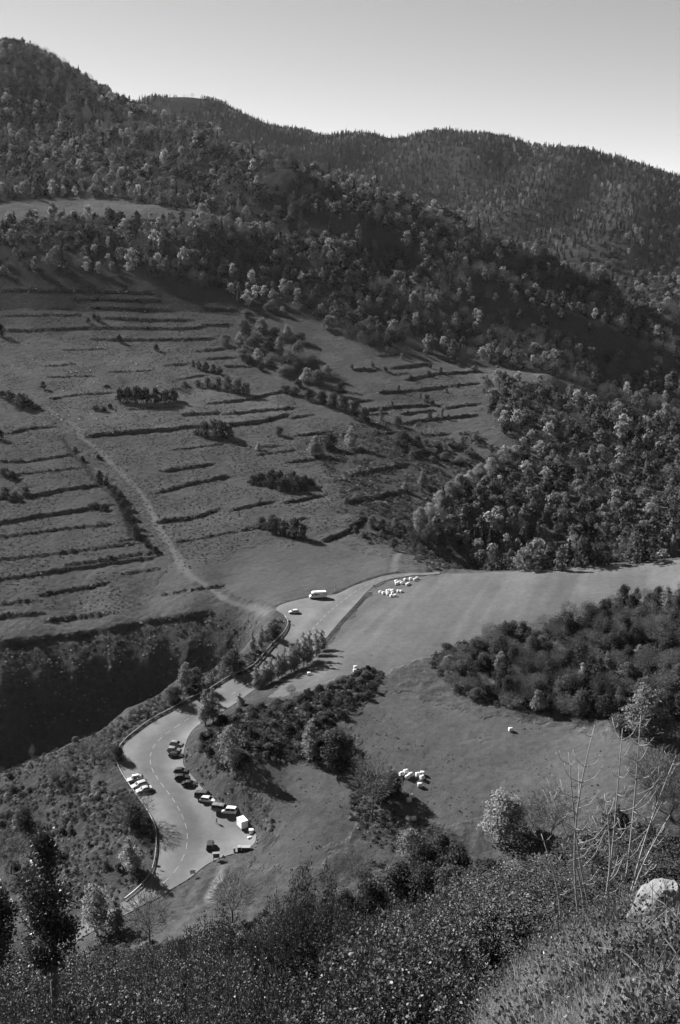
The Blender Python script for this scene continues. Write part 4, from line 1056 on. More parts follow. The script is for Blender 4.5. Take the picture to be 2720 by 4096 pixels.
cover('slope_scrub', [[(1480,2100),(1690,2130),(1800,2220),(1880,2275),(1700,2285),(1640,2210),(1560,2190),(1440,2160)], [(1690,1760),(1900,1720),(2000,1800),(1960,1890),(1760,1990),(1700,1900)], SCRUB_SHADE], 2.2, .7, 1.6, [2, 2, 1.6, .6], 'scrub between the terraces and the wood', thr=-.12)
cover('verge_scrub', [[(560,2890),(700,2810),(870,2710),(1000,2610),(1090,2480),(1130,2480),(1130,2540),(1050,2620),(1000,2680),(820,2770),(600,2885)]], 1.5, .5, 1.2, [2, 1.2, 1, 1.5], 'bramble and rough grass behind the guardrail', thr=-.2)
cover('lower_slope_scrub', [[(560,3760),(800,3740),(1000,3680),(1300,3600),(1500,3440),(1700,3400),(2100,3480),(2100,3560),(1200,3720),(700,3860),(300,3900),(0,3920),(0,3860),(300,3800)]], 2.0, .7, 1.6, [1.5, 1.2, 2, .6], 'scrub at the foot of the camera slope', thr=-.1)
cover('gully_heath', [[(-60,2600),(150,2590),(300,2572),(600,2515),(900,2462),(1040,2480),(960,2590),(700,2730),(500,2840),(300,2900),(0,2980),(-60,2990)]], 1.7, .3, .85, [2, 1, 1, 2], 'heath and tussocks on the gully wall', thr=-.25)
cover('field_tufts', [LOWER, [(1400,2870),(1540,2720),(1760,2660),(1830,2780),(1600,2830)]], 1.9, .1, .34, [1.5, .3, .6, 2], 'grass tufts scattered over the lower field', thr=-.1)
cover('meadow_tufts', [MEADOW], 3.0, .06, .2, [1, .2, .5, 2], 'small tufts on the mown upper meadow', thr=.08)
# ragged growth along the terrace banks
bp = []
for q, h in bank_px:
    d_ = densify(q[:, :2], .85)
    n_ = len(d_); j = rng.normal(0, .5, (n_, 2)); j[:, 1] += .35
    bp.append((d_+j)[rng.random(n_) < .75])
bp = np.concatenate(bp)
s = rng.uniform(.3, 1.15, len(bp))*(1+.7*noise(bp[:, 0]/6, bp[:, 1]/6, 45))
gn_scatter('bank_undergrowth', np.stack([bp[:, 0], bp[:, 1], gz(bp[:, 0], bp[:, 1])], -1), np.stack([s*1.2, s*1.2, s], -1), rng.uniform(0, 6.28, len(bp)), rng.choice(4, len(bp), p=[.35, .2, .3, .15]), CL, 'ragged growth along the terrace banks')
# tussocks over the pasture
PAST = [(-40,1140),(600,1140),(900,1200),(960,1260),(880,1400),(1000,1500),(1150,1600),(1450,1700),(1700,1480),(1900,1500),(1930,1640),(1700,1760),(1500,1900),(1450,2100),(1200,2180),(900,2250),(640,2300),(560,2440),(0,2560),(-40,2560)]
tp_ = in_area(PAST, 2.3, 1.0)
tp_ = tp_[noise(tp_[:, 0]/18, tp_[:, 1]/18, 77) + .5*noise(tp_[:, 0]/5, tp_[:, 1]/5, 78) > -.1]
s = rng.uniform(.25, .75, len(tp_))
gn_scatter('pasture_tussocks', tp_, np.stack([s*1.2, s*1.2, s*.8], -1), rng.uniform(0, 6.28, len(tp_)), rng.choice(4, len(tp_), p=[.35, .1, .35, .2]), CL, 'grass tussocks scattered over the terraced pasture')
# individual shrubs on the left scrub slope and on the mound
sp_ = in_area(SCRUB[0], 7.0, .9)
for p in sp_[~inside(sp_[:, 0], sp_[:, 1], road_poly)][:70]:
    kind = pick({'bush': 2, 'twiggy': 2.2, 'dark_bush': 1.2})
    ppx, ppy, _d = proj(p); zn = 'along the guardrail' if ppx > 400 and ppy < 3300 else 'beside the lower bend' if ppx > 330 else 'near the gully rim' if ppy < 3200-.35*ppx else 'at the far left' if ppx < 150 else 'in its middle'
    put_bush(kind, p, rng.uniform(.9, 2.0), rng.uniform(1.8, 3.4), {'bush': 'leafy', 'twiggy': 'twiggy bare', 'dark_bush': 'dark'}[kind]+' shrub on the rough slope left of the road, '+zn, 'shrubs on the rough slope left of the road')
for p in in_area(MOUND, 4.6, .9)[:95]:
    kind = pick({'bush': 2.4, 'twiggy': 1, 'dark_bush': 3})
    ppx, ppy, _d = proj(p); zn = 'at its meadow end' if ppx > 1280 and ppy < 2860 else 'above the parked cars' if ppx < 950 else 'at its field side' if ppy > 2970 else 'along the road' if ppy < 2860 else 'in its middle'
    put_bush(kind, p, rng.uniform(1.3, 2.7), rng.uniform(2.6, 4.4), {'bush': 'leafy', 'twiggy': 'twiggy', 'dark_bush': 'dark'}[kind]+' shrub on the mound right of the road, '+zn, 'shrubs on the mound right of the road')

# ------------------------------------------------------------------ foreground: laurels, saplings, grass, boulder
def laurel_leaves(pos, nrm, L, R, up=.38):
    """upright pointed leaves: four-sided, folded along the midrib"""
    n = len(pos)
    ax = unit(nrm*.7+np.array([0, 0, up])+R.normal(0, .45, (n, 3)))
    sd = unit(np.cross(ax, R.normal(0, 1, (n, 3))))
    nn = np.cross(ax, sd)
    l = (L*R.uniform(.7, 1.25, n))[:, None]; w = l*.31
    b = pos; tip = pos+ax*l+nn*l*R.uniform(-.15, .15, (n, 1))
    m = pos+ax*l*.5
    return np.stack([b, m+sd*w+nn*w*.35, tip, m-sd*w+nn*w*.35], 1)
def laurel_mesh(k, h, w, n, L):
    """leaves gathered at the ends of upright shoots, over a dense inner body"""
    R = RG(k)
    ns = 210
    a = R.uniform(0, 6.283, ns); rr = w*.5*np.sqrt(R.random(ns))
    top = h*(.30+.70*np.sqrt(1-(rr/(w*.5))**2*.98))*R.uniform(.78, 1.0, ns)
    sh = R.integers(0, ns, n)
    t = 1-R.random(n)**1.5*.75
    bx, by = np.cos(a)*rr, np.sin(a)*rr
    f = .45+.55*t
    pos = np.stack([bx[sh]*f, by[sh]*f, top[sh]*t], -1)
    off = R.normal(0, 1, (n, 3))*np.array([.085, .085, .06])*(1.35-t[:, None]*.8)
    pos = pos+off
    q1 = laurel_leaves(pos, unit(off+np.array([0, 0, .02])), L, R)
    m = 11000  # oversized inner leaves, added to block light and keep the shrub's sides dark
    d = unit(R.normal(0, 1, (m, 3))); r = R.random(m)**.4
    ip = np.stack([d[:, 0]*w*.34*r, d[:, 1]*w*.34*r, np.abs(d[:, 2])*h*.60*r], -1)
    q2 = laurel_leaves(ip, d, L*2.4, R, .2)
    return quads_mesh('foliage', np.concatenate([q1, q2]), M['laurel']), np.stack([bx, by, top], -1)
def shoots_mesh(tops, h, mat):
    bm = bmesh.new()
    for x, y, z in tops[::9]:
        tube_path(bm, [(x*.25, y*.25, -.3), (x*.62, y*.62, z*.5), (x*.97, y*.97, z*.97)], [.028, .018, .006], 4)
    return bm_mesh('stem', bm, mat)
LAUREL = []
for k in range(5):
    fm, tops = laurel_mesh(500+k, 4.0, 4.4, 24000, .064)
    LAUREL.append((shoots_mesh(tops, 4.0, M['bark']), fm))
EDGE_TOP = np.array([(-200,3790),(0,3790),(200,3800),(450,3790),(620,3745),(720,3700),(850,3650),(1000,3655),(1120,3610),(1180,3530),(1250,3450),(1330,3550),(1400,3645),(1550,3605),(1700,3575),(1900,3525),(2050,3490),(2200,3510),(2320,3510),(2500,3490),(2900,3440)], float)
n_l = 0
for Y in np.arange(9.5, 38, 2.7):
    for X in np.arange(-.46*Y-1.5, .46*Y+1.5, 2.9):
        x, y = X+rng.uniform(-1, 1), Y+rng.uniform(-1, 1)
        g = float(gz(x, y))
        px, py, dd = proj((x, y, g+1.0))
        if px < -350 or px > 3000: continue
        if px > 1980 and dd < 12.5+max(0, (px-2250))*.006: continue
        lim = float(np.interp(px, EDGE_TOP[:, 0], EDGE_TOP[:, 1]))+rng.uniform(0, 50)
        q = P(px, lim, d=dd*1.0)
        h = min(float(q[2])-g, 6.5 if dd > 25 else rng.uniform(2.4, 5.2))
        if abs(px-1250) < 70 and dd > 22: h = min(float(q[2])-g, 7.0)
        if h < .9: continue
        # rows whose top lies below the picture are not needed
        tp2 = proj((x, y, g+h))
        if tp2[1] > 4250: continue
        sm, fm = LAUREL[int(rng.integers(len(LAUREL)))]
        e = empty('laurel_shrub', (x, y, g), rng.uniform(0, 6.28), (lambda v: (v*rng.uniform(.9, 1.1), v*rng.uniform(.9, 1.1), h/4.0))(rng.uniform(.7, 1.1)))
        child('stem', sm, e); child('foliage', fm, e)
        zn = ('around the slender tree' if tp2[0] < 480 else 'below the leafless roadside tree' if tp2[0] < 900 else 'at the middle peak of the thicket' if tp2[0] < 1400 else 'below the bright feathery tree' if tp2[0] < 2080 else 'at the foot of the bare saplings')
        rw = 'front-row' if dd < 17 else 'back-row' if dd > 27 else 'mid-row'
        tag(e, '%s laurel shrub with small glossy leaves, %s' % (rw, zn), 'shrub', 'foreground laurels, %s, %s' % (rw, zn)); n_l += 1
for px, ty, d, wd, lb in [(1250,3440,26,2.6,'tall pointed laurel standing out at the middle of the thicket'),(1130,3560,25,2.4,'laurel leaning against the left side of the tall pointed one'),(1370,3590,25,2.6,'laurel against the right side of the tall pointed one'),(860,3630,25,2.8,'rounded laurel left of the middle peak'),
                          (1640,3570,23,2.8,'rounded laurel right of the middle peak'),(2000,3490,22,2.8,'tall laurel below the bare branching trees'),(1450,3720,17,3.0,'broad dark laurel in the middle of the front'),(980,3800,17,3.0,'broad laurel at the left of the front'),(1850,3680,17,2.6,'broad laurel before the grass bank')]:
    q = P(px, ty, d=d); g = float(gz(q[0], q[1])); sm, fm = LAUREL[int(rng.integers(len(LAUREL)))]
    e = empty('laurel_shrub', (q[0], q[1], g), rng.uniform(0, 6.28), (wd/4.4, wd/4.4, max(float(q[2])-g, 1.5)/4.0))
    child('stem', sm, e); child('foliage', fm, e); tag(e, lb, 'shrub', 'foreground laurels standing out')
M['laurel_dark'] = mat_leaf('dark glossy leaves', 0.035, .2, .2, .03, .45)
# two slender laurel trees at the left
def slender_tree(px, d, crown_px, label):
    """crown_px: (row, half width in pixels) from top to bottom"""
    R = RG(int(600+px))
    b = P(px, crown_px[-1][0], d=d); g = float(gz(b[0], b[1]))
    e = empty('slender_tree', (b[0], b[1], g))
    ztop = P(px, crown_px[0][0], d=d)[2]-g
    bm = bmesh.new()
    tube_path(bm, [(0.05, 0, -.3), (0, 0, ztop*.3), (.03, .02, ztop*.6), (0, 0, ztop*.93)], [.13, .10, .08, .02], 8)
    zs = [P(px, r, d=d)[2]-g for r, w in crown_px]; ws = [w/FOC*d for r, w in crown_px]
    pos, nrm = [], []
    for k in range(58):
        z = R.uniform(zs[-1], zs[0]); w = float(np.interp(z, zs[::-1], ws[::-1]))
        a = R.uniform(0, 6.283); r_ = w*R.uniform(.25, .95)
        cpt = np.array([math.cos(a)*r_, math.sin(a)*r_, z])
        tube_path(bm, [(0, 0, z-r_*.9), cpt*np.array([.5, .5, 1])-np.array([0, 0, r_*.35]), cpt], [.02, .013, .005], 4)
        m = 170
        o_ = R.normal(0, 1, (m, 3))*np.array([.085, .085, .12])
        pos.append(cpt+o_); nrm.append(unit(o_+np.array([math.cos(a), math.sin(a), 0])*.1))
    child('trunk', bm_mesh('trunk', bm, M['bark_light'], True), e)
    child('crown', quads_mesh('crown', laurel_leaves(np.concatenate(pos), np.concatenate(nrm), .068, R, .4), M['laurel_dark']), e)
    return tag(e, label, 'tree')
slender_tree(205, 19.0, [(3290,8),(3340,35),(3430,55),(3520,90),(3600,105),(3680,125),(3770,85),(3855,25)], 'slender dark-leaved tree with a pale bare trunk, rising from the laurels')
slender_tree(-45, 21.0, [(3520,60),(3600,110),(3720,130),(3800,110),(3850,60)], 'dark-leaved tree cut by the left edge of the picture')

# bare ash saplings
M['sapling'] = mat_plain('smooth sapling bark', 0.12, .55, .35, .25, 30.0)
def sapling(pb, pt, d, label, nb=9, seed=0, side=1.0):
    R = RG(700+seed)
    b = P(*pb, d=d); t_ = P(*pt, d=d+R.uniform(-.5, .5))
    g = float(gz(b[0], b[1])); b = np.array([b[0], b[1], min(g, b[2])-.1])
    e = empty('ash_sapling', b)
    v = t_-b; H = np.linalg.norm(v)
    bm = bmesh.new()
    bend = R.normal(0, .05, 3)*H
    f = lambda s: v*s+bend*math.sin(s*math.pi)*.8
    tube_path(bm, [f(s) for s in np.linspace(0, 1, 9)], [.016*(1-s)**.8+.005 for s in np.linspace(0, 1, 9)], 6)
    child('stem', bm_mesh('stem', bm, M['sapling'], True), e)
    k = 0
    for s in np.linspace(.34, .95, nb):
        for sg in (1, -1):
            if R.random() < .18: continue
            L = H*R.uniform(.10, .26)*(1.15-s*.75)
            a = R.normal(0, .6)
            out = np.array([math.cos(a)*sg*side, math.sin(a), 0.0])
            p0 = f(s); p1 = p0+out*L*.5+np.array([0, 0, L*.22]); p2 = p0+out*L*.82+np.array([0, 0, L*.75])
            bm = bmesh.new()
            tube_path(bm, [p0, (p0+p1)/2-np.array([0, 0, L*.03]), p1, p2], [.008, .0065, .0055, .004], 4)
            for j in range(R.integers(1, 4)):
                tt = R.uniform(.45, .9); q = p0+(p2-p0)*tt+np.array([0, 0, -L*.06*(1-tt)]); dr = unit(R.normal(0, 1, 3)*np.array([1, 1, .4])+np.array([0, 0, .9]))
                tube_path(bm, [q, q+dr*L*R.uniform(.15, .35)], [.0045, .003], 3)
            child('branch', bm_mesh('branch', bm, M['sapling'], True), e)
    return tag(e, label, 'sapling', 'bare ash saplings on the right')
for i, (pb, pt, d, nb, lb) in enumerate([((2335,3790),(2379,2900),16.0,10,'bare ash sapling with the leftmost tall stem'),((2408,3790),(2490,2915),16.4,9,'bare ash sapling with the second tall stem'),((2466,3780),(2563,2862),16.2,10,'bare ash sapling with the tallest stem'),
        ((2480,3760),(2705,3020),15.6,9,'bare ash sapling leaning to the right'),((2372,3740),(2418,3175),15.2,8,'short bare ash sapling between the tall stems'),((2345,3760),(2200,3165),16.6,7,'bare ash sapling leaning to the left'),
        ((2390,3720),(2275,3010),16.8,7,'thin bare sapling behind the leftmost tall stem'),((2250,3560),(2165,3335),16.0,4,'lone thin bare shoot left of the saplings'),((2500,3700),(2680,3260),14.6,6,'low bare sapling reaching over the boulder')]):
    sapling(pb, pt, d, lb, nb, i)

# boulder and loose stones
M['stone'] = mat_plain('pale limestone', 0.10, .9, .15, .35, 3.0, bump=.05)
def rock_mesh(seed, sx, sy, sz, sub=3, rough=.22):
    bm = bmesh.new(); bmesh.ops.create_icosphere(bm, subdivisions=sub, radius=1.0)
    R = RG(seed); dirs = unit(R.normal(0, 1, (9, 3))); cut = R.uniform(.55, .9, 9)
    for v in bm.verts:
        p = np.array(v.co)
        for q, c_ in zip(dirs, cut):
            k = p@q
            if k > c_: p = p-q*(k-c_)*.9
        p = p*(1+rough*float(fbm(np.array([p[0]*2+seed]), np.array([p[1]*2+p[2]*1.7]), 3, seed)[0]))
        v.co = (p[0]*sx, p[1]*sy, p[2]*sz)
    return bm_mesh('rock', bm, M['stone'])
bq = P(2620, 3590, d=11.8)
bo = bpy.data.objects.new('boulder', rock_mesh(3, .52, .26, .17, 4, .36)); link(bo)
bo.location = (float(bq[0]), float(bq[1]), float(bq[2])-.12); bo.rotation_euler = (.3, -.98, .2)
tag(bo, 'long pale slanting boulder sticking out of the bank', 'boulder')
for i, (x, y, s, lb) in enumerate([(2425,3840,.17,'bright white stone standing in the grass'),(2380,3895,.13,'pale stone half hidden in the grass'),(2425,3925,.15,'cracked pale stone below the bright one'),(2262,3965,.12,'small pale stone at the grass edge'),
        (2395,4035,.20,'broken pale slab among dead leaves'),(2345,4050,.13,'pale stone left of the broken slab'),(2480,4010,.10,'small stone right of the broken slab'),(2690,3985,.15,'flat pale stone at the right edge'),(2590,4080,.1,'little stone at the bottom edge')]):
    q = hit(x, y, dmin=3)[0]
    o = link(bpy.data.objects.new('stone', rock_mesh(20+i, s, s*.7, s*.8, 2, .3)))
    o.location = (float(q[0]), float(q[1]), float(q[2])+s*.3); o.rotation_euler = (rng.uniform(-.5, .5), rng.uniform(-.5, .5), rng.uniform(0, 6))
    tag(o, lb, 'stone', 'stones in the grass bank')
# grass and low leaves of the bank (uncountable)
GT = [tuft_mesh(800+i, .20, 120, M['grass'], .30) for i in range(4)]
def bank_pts(n, pxr, pyr):
    px = rng.uniform(*pxr, n); py = rng.uniform(*pyr, n)
    return hit(px, py, dmin=3.0)
bp_ = bank_pts(6500, (1900, 2900), (3480, 4300))
pxx, pyy, ddd = proj(bp_)
okk = (ddd < 22) & (noise(bp_[:, 0]*.9, bp_[:, 1]*.9, 841) > -.08) & (pyy > np.interp(pxx, [1900, 2050, 2150, 2300, 2500, 2900], [4150, 3950, 3800, 3620, 3540, 3450]))
okk &= ~((pxx > 2420) & (pyy > 3450) & (pyy < 3790-.12*(pxx-2420)) & (ddd < 13))
bp_ = bp_[okk]
s = rng.uniform(.6, 1.35, len(bp_))
gn_scatter('bank_grass_tufts', bp_-np.array([0, 0, .03]), np.stack([s, s, s*rng.uniform(.7, 1.2, len(bp_))], -1), rng.uniform(0, 6.28, len(bp_)), rng.integers(0, 4, len(bp_)), GT, 'long dry grass on the bank at the lower right')
M['low_leaf'] = mat_leaf('low leaves', 0.06, .3, .2)
def lowleaf_mesh(k):
    R = RG(k); n = 130
    p = R.normal(0, .16, (n, 3)); p[:, 2] = np.abs(p[:, 2])*1.1
    return quads_mesh('low_leaves', laurel_leaves(p, unit(p+np.array([0, 0, .05])), .032, R, .4), M['low_leaf'])
LL = [lowleaf_mesh(820+i) for i in range(3)]
lp = bank_pts(2800, (1850, 2900), (3500, 4300))
pxx, pyy, ddd = proj(lp)
lp = lp[(ddd < 22) & (pyy > np.interp(pxx, [1850, 2050, 2150, 2300, 2500, 2900], [4150, 3900, 3780, 3600, 3520, 3430])) & (noise(lp[:, 0]*.9, lp[:, 1]*.9, 841) < .08) & ~((pxx > 2420) & (pyy > 3450) & (pyy < 3790-.12*(pxx-2420)) & (ddd < 13))]
s = rng.uniform(.6, 1.3, len(lp))
gn_scatter('bank_leaf_cover', lp, np.stack([s, s, s], -1), rng.uniform(0, 6.28, len(lp)), rng.integers(0, 3, len(lp)), LL, 'low leafy cover between the grass on the bank')
# dead leaves lying on the bank
M['dead_leaf'] = mat_leaf('dead leaves', 0.2, .4, .2)
def dead_mesh(k):
    R = RG(k); n = 8
    p = R.normal(0, .12, (n, 3)); p[:, 2] = R.uniform(0, .05, n)
    return quads_mesh('dead_leaf', leaf_quads(p, np.tile([0, 0, 1.0], (n, 1)), .045, R, 1.5, .6), M['dead_leaf'])
DLM = [dead_mesh(860+i) for i in range(3)]
dp = bank_pts(500, (2280, 2800), (3820, 4250))
s = rng.uniform(.6, 1.3, len(dp))
gn_scatter('dead_leaves', dp+np.array([0, 0, .05]), np.stack([s, s, s], -1), rng.uniform(0, 6.28, len(dp)), rng.integers(0, 3, len(dp)), DLM, 'pale dead leaves lying on the bank at the lower right')
# dark bramble stems arching over the bank
M['bramble'] = mat_plain('bramble stem', 0.03, .6, .3)
for i, (a_, b_, d0, d1, lb) in enumerate([((2520,3690),(2740,3870),8.5,7.0,'dark bramble stem arching across the upper bank'),((2430,3790),(2640,4010),8.0,6.6,'dark bramble stem slanting down the bank'),((2740,3920),(2480,3990),6.5,7.5,'long dark bramble stem lying across the bank'),
        ((2730,3700),(2560,3600),9.0,10.0,'bramble stem in front of the boulder'),((2730,4020),(2540,4060),6.0,6.6,'low bramble stem at the bottom right')]):
    p0, p1 = P(*a_, d=d0), P(*b_, d=d1)
    for p in (p0, p1): p[2] = max(p[2], float(gz(p[0], p[1]))-.02)
    m_ = (p0+p1)/2; m_[2] = max(m_[2], float(gz(m_[0], m_[1])))+.22
    bm = bmesh.new()
    ts = np.linspace(0, 1, 10)
    pts = [p0*(1-t)**2+2*m_*t*(1-t)+p1*t*t for t in ts]
    tube_path(bm, pts, [.006]*10, 5)
    for j in range(7):
        t = rng.uniform(.1, .9); q = p0*(1-t)**2+2*m_*t*(1-t)+p1*t*t
        dr = unit(rng.normal(0, 1, 3)+np.array([0, 0, .5]))
        tube_path(bm, [q, q+dr*rng.uniform(.15, .4)], [.005, .003], 3)
    o = link(bpy.data.objects.new('bramble', bm_mesh('bramble', bm, M['bramble'])))
    tag(o, lb, 'bramble', 'bramble stems on the bank')

# ------------------------------------------------------------------ vehicles
PAINT = {}
def paint(v, metal=0.0):
    k = (v, metal)
    if k not in PAINT: PAINT[k] = mat_plain('car paint %.2f' % v, v, .42, .14, .06, 2.0, metal, 0.0)
    return PAINT[k]
M['glass'] = mat_plain('dark car glass', 0.012, .12, .35)
M['tyre'] = mat_plain('tyre rubber', 0.02, .85, .2)
M['rim'] = mat_plain('alloy rim', 0.28, .4, .5, 0, 1, .6)
M['lamp'] = mat_plain('lamp glass', 0.45, .2, .6)
M['tail'] = mat_plain('tail lamp', 0.08, .25, .5)
M['plastic'] = mat_plain('black plastic trim', 0.03, .6, .3)
M['white'] = mat_plain('white panel', 0.5, .45, .4, .06, 1.5)
M['dark_panel'] = mat_plain('dark painted metal', 0.035, .5, .35, .2, 2.0)
M['grey_panel'] = mat_plain('weathered grey panel', 0.16, .7, .2, .2, 2.0)
M['timber'] = mat_plain('weathered timber', 0.10, .85, .15, .35, 5.0, bump=.01)
M['galv'] = mat_plain('galvanised steel', 0.17, .5, .5, .2, 3.0)

def prism(bm, poly, y0, y1):
    """extrude an x-z outline across y"""
    a = [bm.verts.new((x, y0, z)) for x, z in poly]; b = [bm.verts.new((x, y1, z)) for x, z in poly]
    n = len(poly)
    bm.faces.new(a[::-1]); bm.faces.new(b)
    for i in range(n): bm.faces.new((a[i], a[(i+1) % n], b[(i+1) % n], b[i]))
def box(bm, x0, x1, y0, y1, z0, z1): prism(bm, [(x0, z0), (x1, z0), (x1, z1), (x0, z1)], y0, y1)
def box_obj(name, dims, mat, parent, bevel=0.0, loc=None, rz=0):
    bm = bmesh.new(); box(bm, *dims)
    if bevel: bmesh.ops.bevel(bm, geom=bm.edges[:], offset=bevel, segments=2, affect='EDGES', profile=.5)
    o = bpy.data.objects.new(name, bm_mesh(name, bm, mat)); C.objects.link(o)
    if parent is not None: o.parent = parent
    if loc is not None: o.location = tuple(float(v) for v in loc)
    o.rotation_euler = (0, 0, rz)
    return o
def loft(bm, rings):
    vs_ = [[bm.verts.new(p) for p in r] for r in rings]
    n = len(rings[0])
    for a, b in zip(vs_[:-1], vs_[1:]):
        for i in range(n): bm.faces.new((a[i], a[(i+1) % n], b[(i+1) % n], b[i]))
    bm.faces.new(vs_[0][::-1]); bm.faces.new(vs_[-1])
# profile: stations (x, shoulder height, half width factor); cabin: x of screen foot, roof front, roof rear, rear foot
STYLES = {
 'hatch':  dict(L=4.1, W=1.75, wb=2.55, nose=.72, hood=.92, belt=.95, tail=.95, roof=1.46, cab=(.28, .95, 3.55, 3.98), wr=.31),
 'estate': dict(L=4.6, W=1.78, wb=2.7, nose=.70, hood=.90, belt=.94, tail=.96, roof=1.46, cab=(1.22, 1.95, 4.05, 4.48), wr=.32),
 'sedan':  dict(L=4.55, W=1.78, wb=2.7, nose=.70, hood=.90, belt=.94, tail=1.0, roof=1.42, cab=(1.25, 2.0, 3.3, 4.0), wr=.32),
 'van':    dict(L=4.9, W=1.92, wb=3.0, nose=.95, hood=1.12, belt=1.12, tail=1.12, roof=1.95, cab=(.62, 1.35, 4.72, 4.86), wr=.33),
 'smallvan': dict(L=4.15, W=1.72, wb=2.6, nose=.82, hood=1.02, belt=1.02, tail=1.02, roof=1.80, cab=(.75, 1.35, 3.98, 4.10), wr=.31),
}
STYLES['hatch']['cab'] = (1.05, 1.75, 3.45, 3.98)
CARM = {}
def car_meshes(style):
    if style in CARM: return CARM[style]
    S = STYLES[style]; L, W, h = S['L'], S['W']/2, {}
    c0, c1, c2, c3 = S['cab']
    # lower body: x measured from the nose, then centred; +x is the front
    st = [(0.0, S['nose']*.80, .80), (.10, S['nose'], .90), (.45, S['nose']+.10, .97), (c0*.98, S['hood'], 1.0), (c0+.35, S['belt'], 1.0), (L*.62, S['belt'], 1.0), (c3-.1, S['tail'], .98), (L-.12, S['tail']-.03, .93), (L, S['tail']-.20, .86)]
    rings = []
    for x, zs, k in st:
        w = W*k; X = L/2-x; zb = .30 if .3 < x < L-.3 else .36
        rings.append([(X, -w*.93, zb), (X, w*.93, zb), (X, w, .52), (X, w*.99, zs-.10), (X, w*.90, zs), (X, 0, zs+.03), (X, -w*.90, zs), (X, -w*.99, zs-.10), (X, -w, .52)])
    bm = bmesh.new(); loft(bm, rings)
    # cabin with pillars and roof
    wb_, wt = W*.91, W*.74
    def ring(x, z, w): return [(L/2-x, -w, z), (L/2-x, w, z)]
    zb = S['belt']-.02; zr = S['roof']
    cab = [(c0, zb, wb_), (c1, zr-.06, wt), (c1+.35, zr, wt*.99), ((c1+c2)/2, zr+.03, wt), (c2-.15, zr, wt*.98), (c2, zr-.05, wt*.96), (c3, zb, wb_*.96)]
    top = [[bm.verts.new(p) for p in ring(x, z, w)] for x, z, w in cab]
    bot = [[bm.verts.new(p) for p in ring(x, zb, wb_)] for x, z, w in cab]
    for a, b in zip(top[:-1], top[1:]): bm.faces.new((a[0], b[0], b[1], a[1]))
    for k in (0, 1):
        for i in range(len(cab)-1):
            f_ = [top[i][k], top[i+1][k], bot[i+1][k], bot[i][k]]
            if i == 0: f_ = [top[0][k], top[1][k], bot[1][k]]
            if i == len(cab)-2: f_ = [top[i][k], top[i+1][k], bot[i][k]]
            bm.faces.new(f_)
    h['body'] = bm_mesh('body', bm, None)
    def quad(a, b, c_, d_, push):
        bm = bmesh.new(); p = [Vector(v) for v in (a, b, c_, d_)]
        n = (p[1]-p[0]).cross(p[3]-p[0]).normalized()
        out_ = n if n.dot(sum(p, Vector())/4-Vector((0, 0, .9))) > 0 else -n
        q = [v+out_*push for v in p]; r = [v-out_*.03 for v in p]
        a_ = [bm.verts.new(v) for v in q]; b_ = [bm.verts.new(v) for v in r]
        bm.faces.new(a_); bm.faces.new(b_[::-1])
        for i in range(4): bm.faces.new((a_[i], a_[(i+1) % 4], b_[(i+1) % 4], b_[i]))
        return bm_mesh('glass', bm, M['glass'])
    X = lambda x: L/2-x
    def lerp(a, b, t): return tuple(a[i]+(b[i]-a[i])*t for i in range(3))
    A0, A1, B0, B1 = (X(c0), -wb_, zb), (X(c0), wb_, zb), (X(c1), -wt, zr-.06), (X(c1), wt, zr-.06)
    h['windscreen'] = quad(lerp(lerp(A0, A1, .07), lerp(B0, B1, .07), .06), lerp(lerp(A0, A1, .93), lerp(B0, B1, .93), .06), lerp(lerp(A0, A1, .93), lerp(B0, B1, .93), .92), lerp(lerp(A0, A1, .07), lerp(B0, B1, .07), .92), .012)
    A0, A1, B0, B1 = (X(c3), -wb_*.96, zb), (X(c3), wb_*.96, zb), (X(c2), -wt*.96, zr-.05), (X(c2), wt*.96, zr-.05)
    h['rear_window'] = quad(lerp(lerp(A0, A1, .1), lerp(B0, B1, .1), .12), lerp(lerp(A0, A1, .9), lerp(B0, B1, .9), .12), lerp(lerp(A0, A1, .9), lerp(B0, B1, .9), .88), lerp(lerp(A0, A1, .1), lerp(B0, B1, .1), .88), .012)
    sides = []
    mid = (c1+c2)/2-.05
    for sg in (-1, 1):
        for x0, x1, x2, x3 in [(c0+.30, c1+.12, mid-.04, mid-.04), (mid+.04, mid+.04, c2-.08, c3-.22)]:
            def sp(x, t): return (X(x), sg*(wb_+(wt-wb_)*t), zb+(zr-.03-zb)*t)
            sides.append(quad(sp(x0, .10), sp(x1, .86), sp(x2, .86), sp(x3, .10), .014))
    h['side_window'] = sides
    # wheel
    def cyl(r, w, seg, mat, name):
        bm = bmesh.new(); bmesh.ops.create_cone(bm, cap_ends=True, segments=seg, radius1=r, radius2=r, depth=w, matrix=Matrix.Rotation(math.pi/2, 4, 'X'))
        bmesh.ops.bevel(bm, geom=[e for e in bm.edges if len(e.link_faces) == 2 and e.calc_face_angle(0) > 1.0], offset=.03, segments=1, affect='EDGES')
        return bm_mesh(name, bm, mat)
    h['tyre'] = cyl(S['wr'], .21, 18, M['tyre'], 'tyre'); h['rim'] = cyl(S['wr']*.62, .225, 14, M['rim'], 'rim')
    h['S'] = S
    CARM[style] = h
    return h
